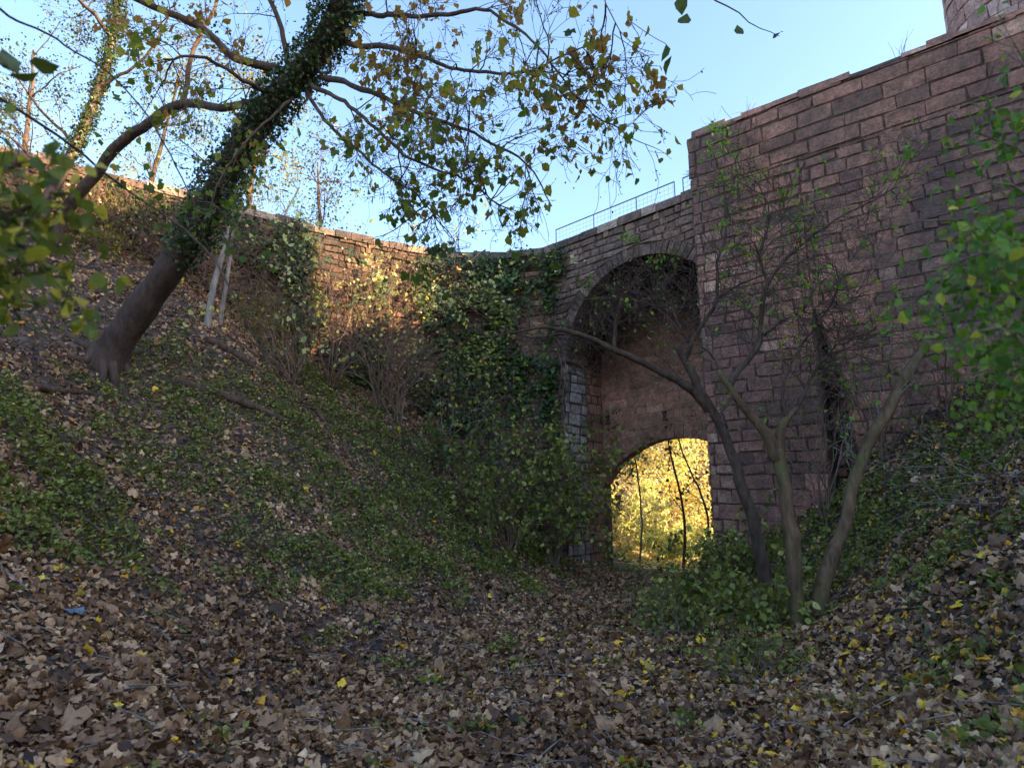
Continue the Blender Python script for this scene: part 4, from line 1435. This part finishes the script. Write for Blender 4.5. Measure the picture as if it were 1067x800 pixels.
# ------------------------------------------------------------------ autumn wood seen through the archway
rg = np.random.default_rng(31)
for k, (px, Y, h, mat, lab) in enumerate([
        (640, 27, 9, 'gold', 'orange-gold tree beyond the archway, nearest its left jamb'),
        (700, 30, 10, 'golden_green', 'yellow-green tree in the middle of the view through the archway'),
        (745, 27, 9, 'gold', 'golden tree beyond the archway against its right edge'),
        (670, 38, 12, 'gold', 'tall golden tree deep in the wood behind the archway'),
        (725, 40, 12, 'golden_green', 'tall yellow tree deep in the wood behind the archway'),
        (610, 36, 11, 'gold', 'golden tree mostly hidden behind the left jamb of the archway'),
        (790, 36, 11, 'gold', 'golden tree mostly hidden behind the castle corner'),
        (655, 48, 13, 'golden_green', 'farthest pale yellow tree up the slope behind the archway')]):
    q = PY(px, 560, Y)
    base = on_ground(q[0], Y)
    o = thing('autumn_tree', base, lab, 'tree', 'autumn trees behind the archway')
    mb = MB()
    l = limb(mb, [base - np.array([0, 0, .4]), base + np.array([rg.normal(0, .3), 0, h * .5]), base + np.array([rg.normal(0, .6), 0, h])], .15, .03, rg, 7, .4, .03)
    tips = []
    mb.build('trunk', M['bark'], o, True)
    mb = MB()
    sprout(mb, l, 18, 2.4, .03, 2, rg, tips, .08, 1, .2, .0, nk=(2, 4), step=.3, wander=.4)
    mb.build('branches', M['bark'], o, True)
    canopy('crown', o, tips, 5200, [T_RH], (.1, .22), M[mat], rg, .4, .3)
for px, py, Y, lab, lean, mat in ((712, 610, 20.5, 'dark thin sapling standing in the middle of the archway', -.03, 'bark'), (738, 605, 21.5, 'dark crooked sapling at the right edge of the archway', -.12, 'bark'), (668, 612, 19.8, 'pale straight stem standing low in the archway', .0, 'bark_pale')):
    q = PY(px, py, Y)
    base = on_ground(q[0], Y)
    o = thing('sapling', base, lab, 'tree', 'saplings in the archway')
    mb, tips = MB(), []
    l = limb(mb, [base - np.array([0, 0, .3]), base + np.array([.1, 0, 2.0]), base + np.array([lean * 5 - .1, 0, 4.2]), base + np.array([lean * 7, 0, 6.0])], .055 if mat == 'bark' else .035, .015, rg, 7, .2, .015)
    sprout(mb, l, 7 if mat == 'bark' else 4, 1.3, .02, 1, rg, tips, .25, 1, .6, .0, nk=(2, 4), step=.15, wander=.4)
    mb.build('trunk', M[mat], o, True)
    canopy('foliage', o, tips, 60, [T_OV], (.1, .16), M['dark_canopy' if mat == 'bark' else 'golden_green'], rg)

rg = np.random.default_rng(48)
for k, (px, Y, h, mat, lab) in enumerate([(645, 22.5, 2.2, 'gold', 'low orange-gold bush just outside the archway at its left'), (690, 24, 1.8, 'golden_green', 'low pale yellow-green bush outside the middle of the archway'),
                                          (728, 23, 2.4, 'golden_green', 'leafy yellow-green bush outside the archway at its right'), (662, 26, 2.6, 'golden_green', 'larger yellow bush up the slope outside the archway'), (712, 28, 2.8, 'gold', 'golden bush highest up the slope outside the archway')]):
    q = PY(px, 570, Y)
    shrub('autumn_shrub', on_ground(q[0], Y), lab, 'shrub', mat, 14, h, .4, 1100, (.1, .2), rg, (T_RH,), 'bark', group='autumn bushes behind the archway', r=.012)

# ------------------------------------------------------------------ fallen wood on the banks
rg = np.random.default_rng(32)
for pix, r0, lab in (([(184, 398), (225, 412), (268, 428), (306, 446)], .085, 'mossy fallen log slanting down the left bank below the leaning tree'),
                     ([(214, 356), (240, 368), (268, 388)], .09, 'short dark fallen log near the pale trunks'),
                     ([(322, 452), (340, 464), (362, 478)], .06, 'thin broken log low on the left bank beside green herbs'),
                     ([(30, 406), (58, 410), (88, 412)], .07, 'dark rotting branch lying in leaves left of the leaning tree')):
    p3 = [G(*a) + np.array([0, 0, r0 * .5]) for a in pix]
    mb = MB()
    limb(mb, p3, r0, r0 * .7, rg, 9, .1, .008, .25)
    o = mb.build('fallen_log', M['bark'], None, True)
    tag(o, lab, 'log', 'fallen logs on the left bank')
bp = thing('brush_pile', G(1015, 520), 'heap of grey dead twigs on the right bank below the castle wall', 'brushwood')
mb, tips = MB(), []
for _ in range(45):
    a = G(1015 + rg.normal(0, 26), 515 + rg.normal(0, 16)) + np.array([0, 0, rg.uniform(.02, .3)])
    grow(mb, a, rg.normal(0, 1, 3) * np.array([1, 1, .25]), rg.uniform(.5, 1.0), .008, 1, rg, tips, .2, .5, (1, 2), .1, .6)
mb.build('twigs', M['deadwood'], bp, True)
q = G(76, 646)
v, fcs = T_lobed(np.random.default_rng(2), .2, .8, .3)
mb = MB()
mb.add(v * .17 + q + np.array([0, -.05, .06]), fcs)
tag(mb.build('crumpled_scrap', M['plastic']), 'small crumpled blue-grey scrap lying on the dead leaves', 'litter')

# ------------------------------------------------------------------ leaf litter and ground cover
rg = np.random.default_rng(33)


def in_view(x, y, m=1.0):
    return (np.abs(x) < y * .86 + m)


def inside_moat(x, y):
    ok = np.ones(len(x), bool)
    q = np.stack([x, y], -1)
    u = (B - A)[:2] / np.linalg.norm((B - A)[:2])
    nb_ = np.array([u[1], -u[0]])
    d1 = (q - A[:2]) @ nb_
    s1 = (q - A[:2]) @ u
    front = d1 > .05
    gate = (s1 > S0 + .1) & (s1 < S1) & (d1 > -6)
    ok &= front | gate
    nc = np.array([dirc[1], -dirc[0]])
    ok &= (((q - C0[:2]) @ nc) > .05) | (((q - C0[:2]) @ dirc) < -.1)
    for i in range(len(LW.seg)):
        uu = LW.seg[i] / LW.len[i]
        nl = np.array([uu[1], -uu[0]])
        s_ = (q - LW.p[i]) @ uu
        ok &= ~((s_ > 0) & (s_ < LW.len[i]) & (((q - LW.p[i]) @ nl) < .02) & ~gate)
    return ok


GREEN = [(40, 470, 1.0, 1), (70, 545, .9, 1), (15, 530, .8, 1), (130, 400, .9, .8), (200, 415, 1.1, .9), (290, 440, 1.2, .9), (240, 470, .9, .6), (330, 400, 1.2, .9), (420, 490, 1.3, 1), (380, 450, 1.2, .9),
         (460, 545, 1.2, 1), (410, 575, 1.1, 1), (350, 600, .8, .9), (290, 610, .6, .6), (330, 540, .9, .7), (520, 590, 1.0, 1), (250, 530, .6, .6), (480, 480, 1.2, 1), (540, 560, 1.4, 1), (170, 440, .7, .6), (220, 600, .4, .5),
         (900, 565, 1.2, .9), (950, 510, 1.3, .9), (1010, 470, 1.2, .9), (870, 540, 1.2, .9), (1030, 560, .7, .6), (760, 610, 1.1, 1), (800, 600, 1.2, 1), (690, 622, .7, .8), (935, 600, .6, .6), (1050, 430, 1.2, 1),
         (780, 690, .45, .5), (850, 600, .9, .9), (740, 590, 1.2, .9), (1055, 770, .4, .5), (650, 598, .8, .7), (1000, 640, .4, .4)]
GREEN += [(150, 480, .9, .7), (210, 500, .8, .7), (270, 500, 1, .8), (330, 480, 1.1, .9), (380, 520, 1.1, .9), (300, 580, .7, .8), (240, 560, .6, .6), (430, 520, 1, .9), (180, 380, .8, .7), (110, 440, .6, .5), (390, 610, .7, .9), (460, 600, .6, .8)]
GA = np.array([[*G(a, b)[:2], r, w] for a, b, r, w in GREEN])


def green(x, y):
    d2 = ((x[:, None] - GA[None, :, 0]) ** 2 + (y[:, None] - GA[None, :, 1]) ** 2) / GA[None, :, 2] ** 2
    g_ = (np.exp(-d2) * GA[None, :, 3]).max(1)
    q = np.stack([x, y], -1)
    return np.clip(g_ * 1.55 - .75 * vnoise(q, 1.5, 81) - 1.25 * vnoise(q, 3.6, 82) + .64, 0, 1)


def slope_up(x, y):
    e = .15
    dx = (hz(x + e, y) - hz(x - e, y)) / (2 * e)
    dy = (hz(x, y + e) - hz(x, y - e)) / (2 * e)
    n = np.stack([-dx, -dy, np.ones_like(dx)], -1)
    return n / np.linalg.norm(n, axis=1)[:, None]


def scatter(n, rng, ymax=19, power=1.0):
    x = rng.uniform(-13, 12, n * 6)
    y = rng.uniform(2.0, ymax, n * 6)
    d = np.hypot(x, y)
    k_ = in_view(x, y) & (rng.random(n * 6) < np.minimum(1, (5.0 / d) ** power))
    x, y = x[k_], y[k_]
    k_ = inside_moat(x, y)
    return x[k_][:n], y[k_][:n]


x, y = scatter(125000, rg, 19, .75)
gr = green(x, y)
k_ = (rg.random(len(x)) > gr * .7) & (rg.random(len(x)) < .45 + 1.1 * vnoise(np.stack([x, y], -1), 1.7, 93))
x, y, gr = x[k_], y[k_], gr[k_]
n = len(x)
up = slope_up(x, y)
size = .061 * np.exp(rg.normal(0, .33, n)) * np.where(rg.random(n) < .1, 1.3, 1)
z = hz(x, y) + rg.uniform(.003, .045, n)
tint = np.clip(rg.beta(2.2, 2.6, n) * .9 + .22 * (vnoise(np.stack([x, y], -1), .8, 91) - .5), 0, .9)
yel = rg.random(n) < (.014 + .085 * np.clip((x - .3) / 2.0, 0, 1) * (y < 11) + .012 * (x < -4))
tint[yel] = rg.uniform(.925, 1, yel.sum())
F = frames(n, up, .5, rg)
o = leaves('fallen_leaves', M['litter'], None, CRU[:6] + LITL, np.stack([x, y, z], -1), F, size, tint, rg)
tag(o, 'dry brown fallen leaves covering the path and banks', 'leaves', kind='stuff')

x, y = scatter(300000, rg, 19, .35)
gr = green(x, y)
k_ = rg.random(len(x)) < gr * .9
x, y, gr = x[k_], y[k_], gr[k_]
n = len(x)
hh = gr * .62 * rg.random(n) ** .8 * np.clip(vnoise(np.stack([x, y], -1), 3.2, 92) - .22, .04, 1)
z = hz(x, y) + .015 + hh
F = frames(n, np.array([0, -.25, 1.0]), .75, rg)
o = leaves('ground_cover', M['cover'], None, [T_RH, T_OV, IVY[0]], np.stack([x, y, z], -1), F, rg.uniform(.03, .07, n), np.clip(rg.normal(.45, .25, n), 0, 1), rg)
tag(o, 'low green herbs and ivy growing over the banks', 'ground cover', kind='stuff')
print('litter / cover', n)

# sticks strewn over the leaves: uncountable twigs, part of the litter
mb = MB()
x, y = scatter(500, rg, 15, 1)
for a, b in zip(x, y):
    L = rg.uniform(.12, .5)
    an = rg.uniform(0, math.pi)
    p0 = on_ground(a, b, .05)
    p1 = on_ground(a + L * math.cos(an), b + L * math.sin(an), rg.uniform(.03, .09))
    mid = (p0 + p1) / 2 + rg.normal(0, .02, 3)
    tube(mb, [p0, mid, p1], [.006, .005, .003], 4)
tag(mb.build('strewn_twigs', M['deadwood']), 'small dry twigs strewn among the fallen leaves', 'twigs', kind='stuff')

# golden litter on the sunny slope behind the arch
x = rg.uniform(0, 22, 14000)
y = rg.uniform(19, 46, 14000)
n = len(x)
o = leaves('golden_litter', M['gold'], None, [T_RH], np.stack([x, y, hz(x, y) + .03], -1), frames(n, np.array([0, 0, 1.0]), .4, rg), rg.uniform(.15, .3, n), rg.random(n), rg)
tag(o, 'golden fallen leaves on the slope behind the archway', 'leaves', kind='stuff')

# ------------------------------------------------------------------ light
SUN_EL, SUN_AZ = R(21.5), R(-21)      # azimuth measured from +X towards +Y
sd = np.array([math.cos(SUN_EL) * math.cos(SUN_AZ), math.cos(SUN_EL) * math.sin(SUN_AZ), math.sin(SUN_EL)])
L = bpy.data.lights.new('sun', 'SUN')
L.energy, L.angle, L.color = 5, R(.5), (1, .70, .38)
so = bpy.data.objects.new('sun', L)
so.rotation_euler = Vector(sd).to_track_quat('Z', 'Y').to_euler()
C.objects.link(so)
w = bpy.data.worlds.new('World')
bpy.context.scene.world = w
w.use_nodes = True
nt = w.node_tree
sky = nt.nodes.new('ShaderNodeTexSky')
sky.sky_type = 'NISHITA'
sky.sun_disc = False
sky.sun_elevation = SUN_EL
sky.sun_rotation = math.pi / 2 - SUN_AZ
sky.air_density, sky.dust_density, sky.ozone_density = 1.0, 1.6, 2.1
bg = nt.nodes['Background']
bg.inputs[1].default_value = .145
nt.links.new(sky.outputs[0], bg.inputs[0])
sc = bpy.context.scene
sc.view_settings.view_transform = 'Standard'
sc.view_settings.look = 'None'
sc.view_settings.exposure = 2.12
sc.view_settings.gamma = 1
sc.cycles.use_denoising = True
sc.cycles.max_bounces = 8
sc.cycles.transparent_max_bounces = 4
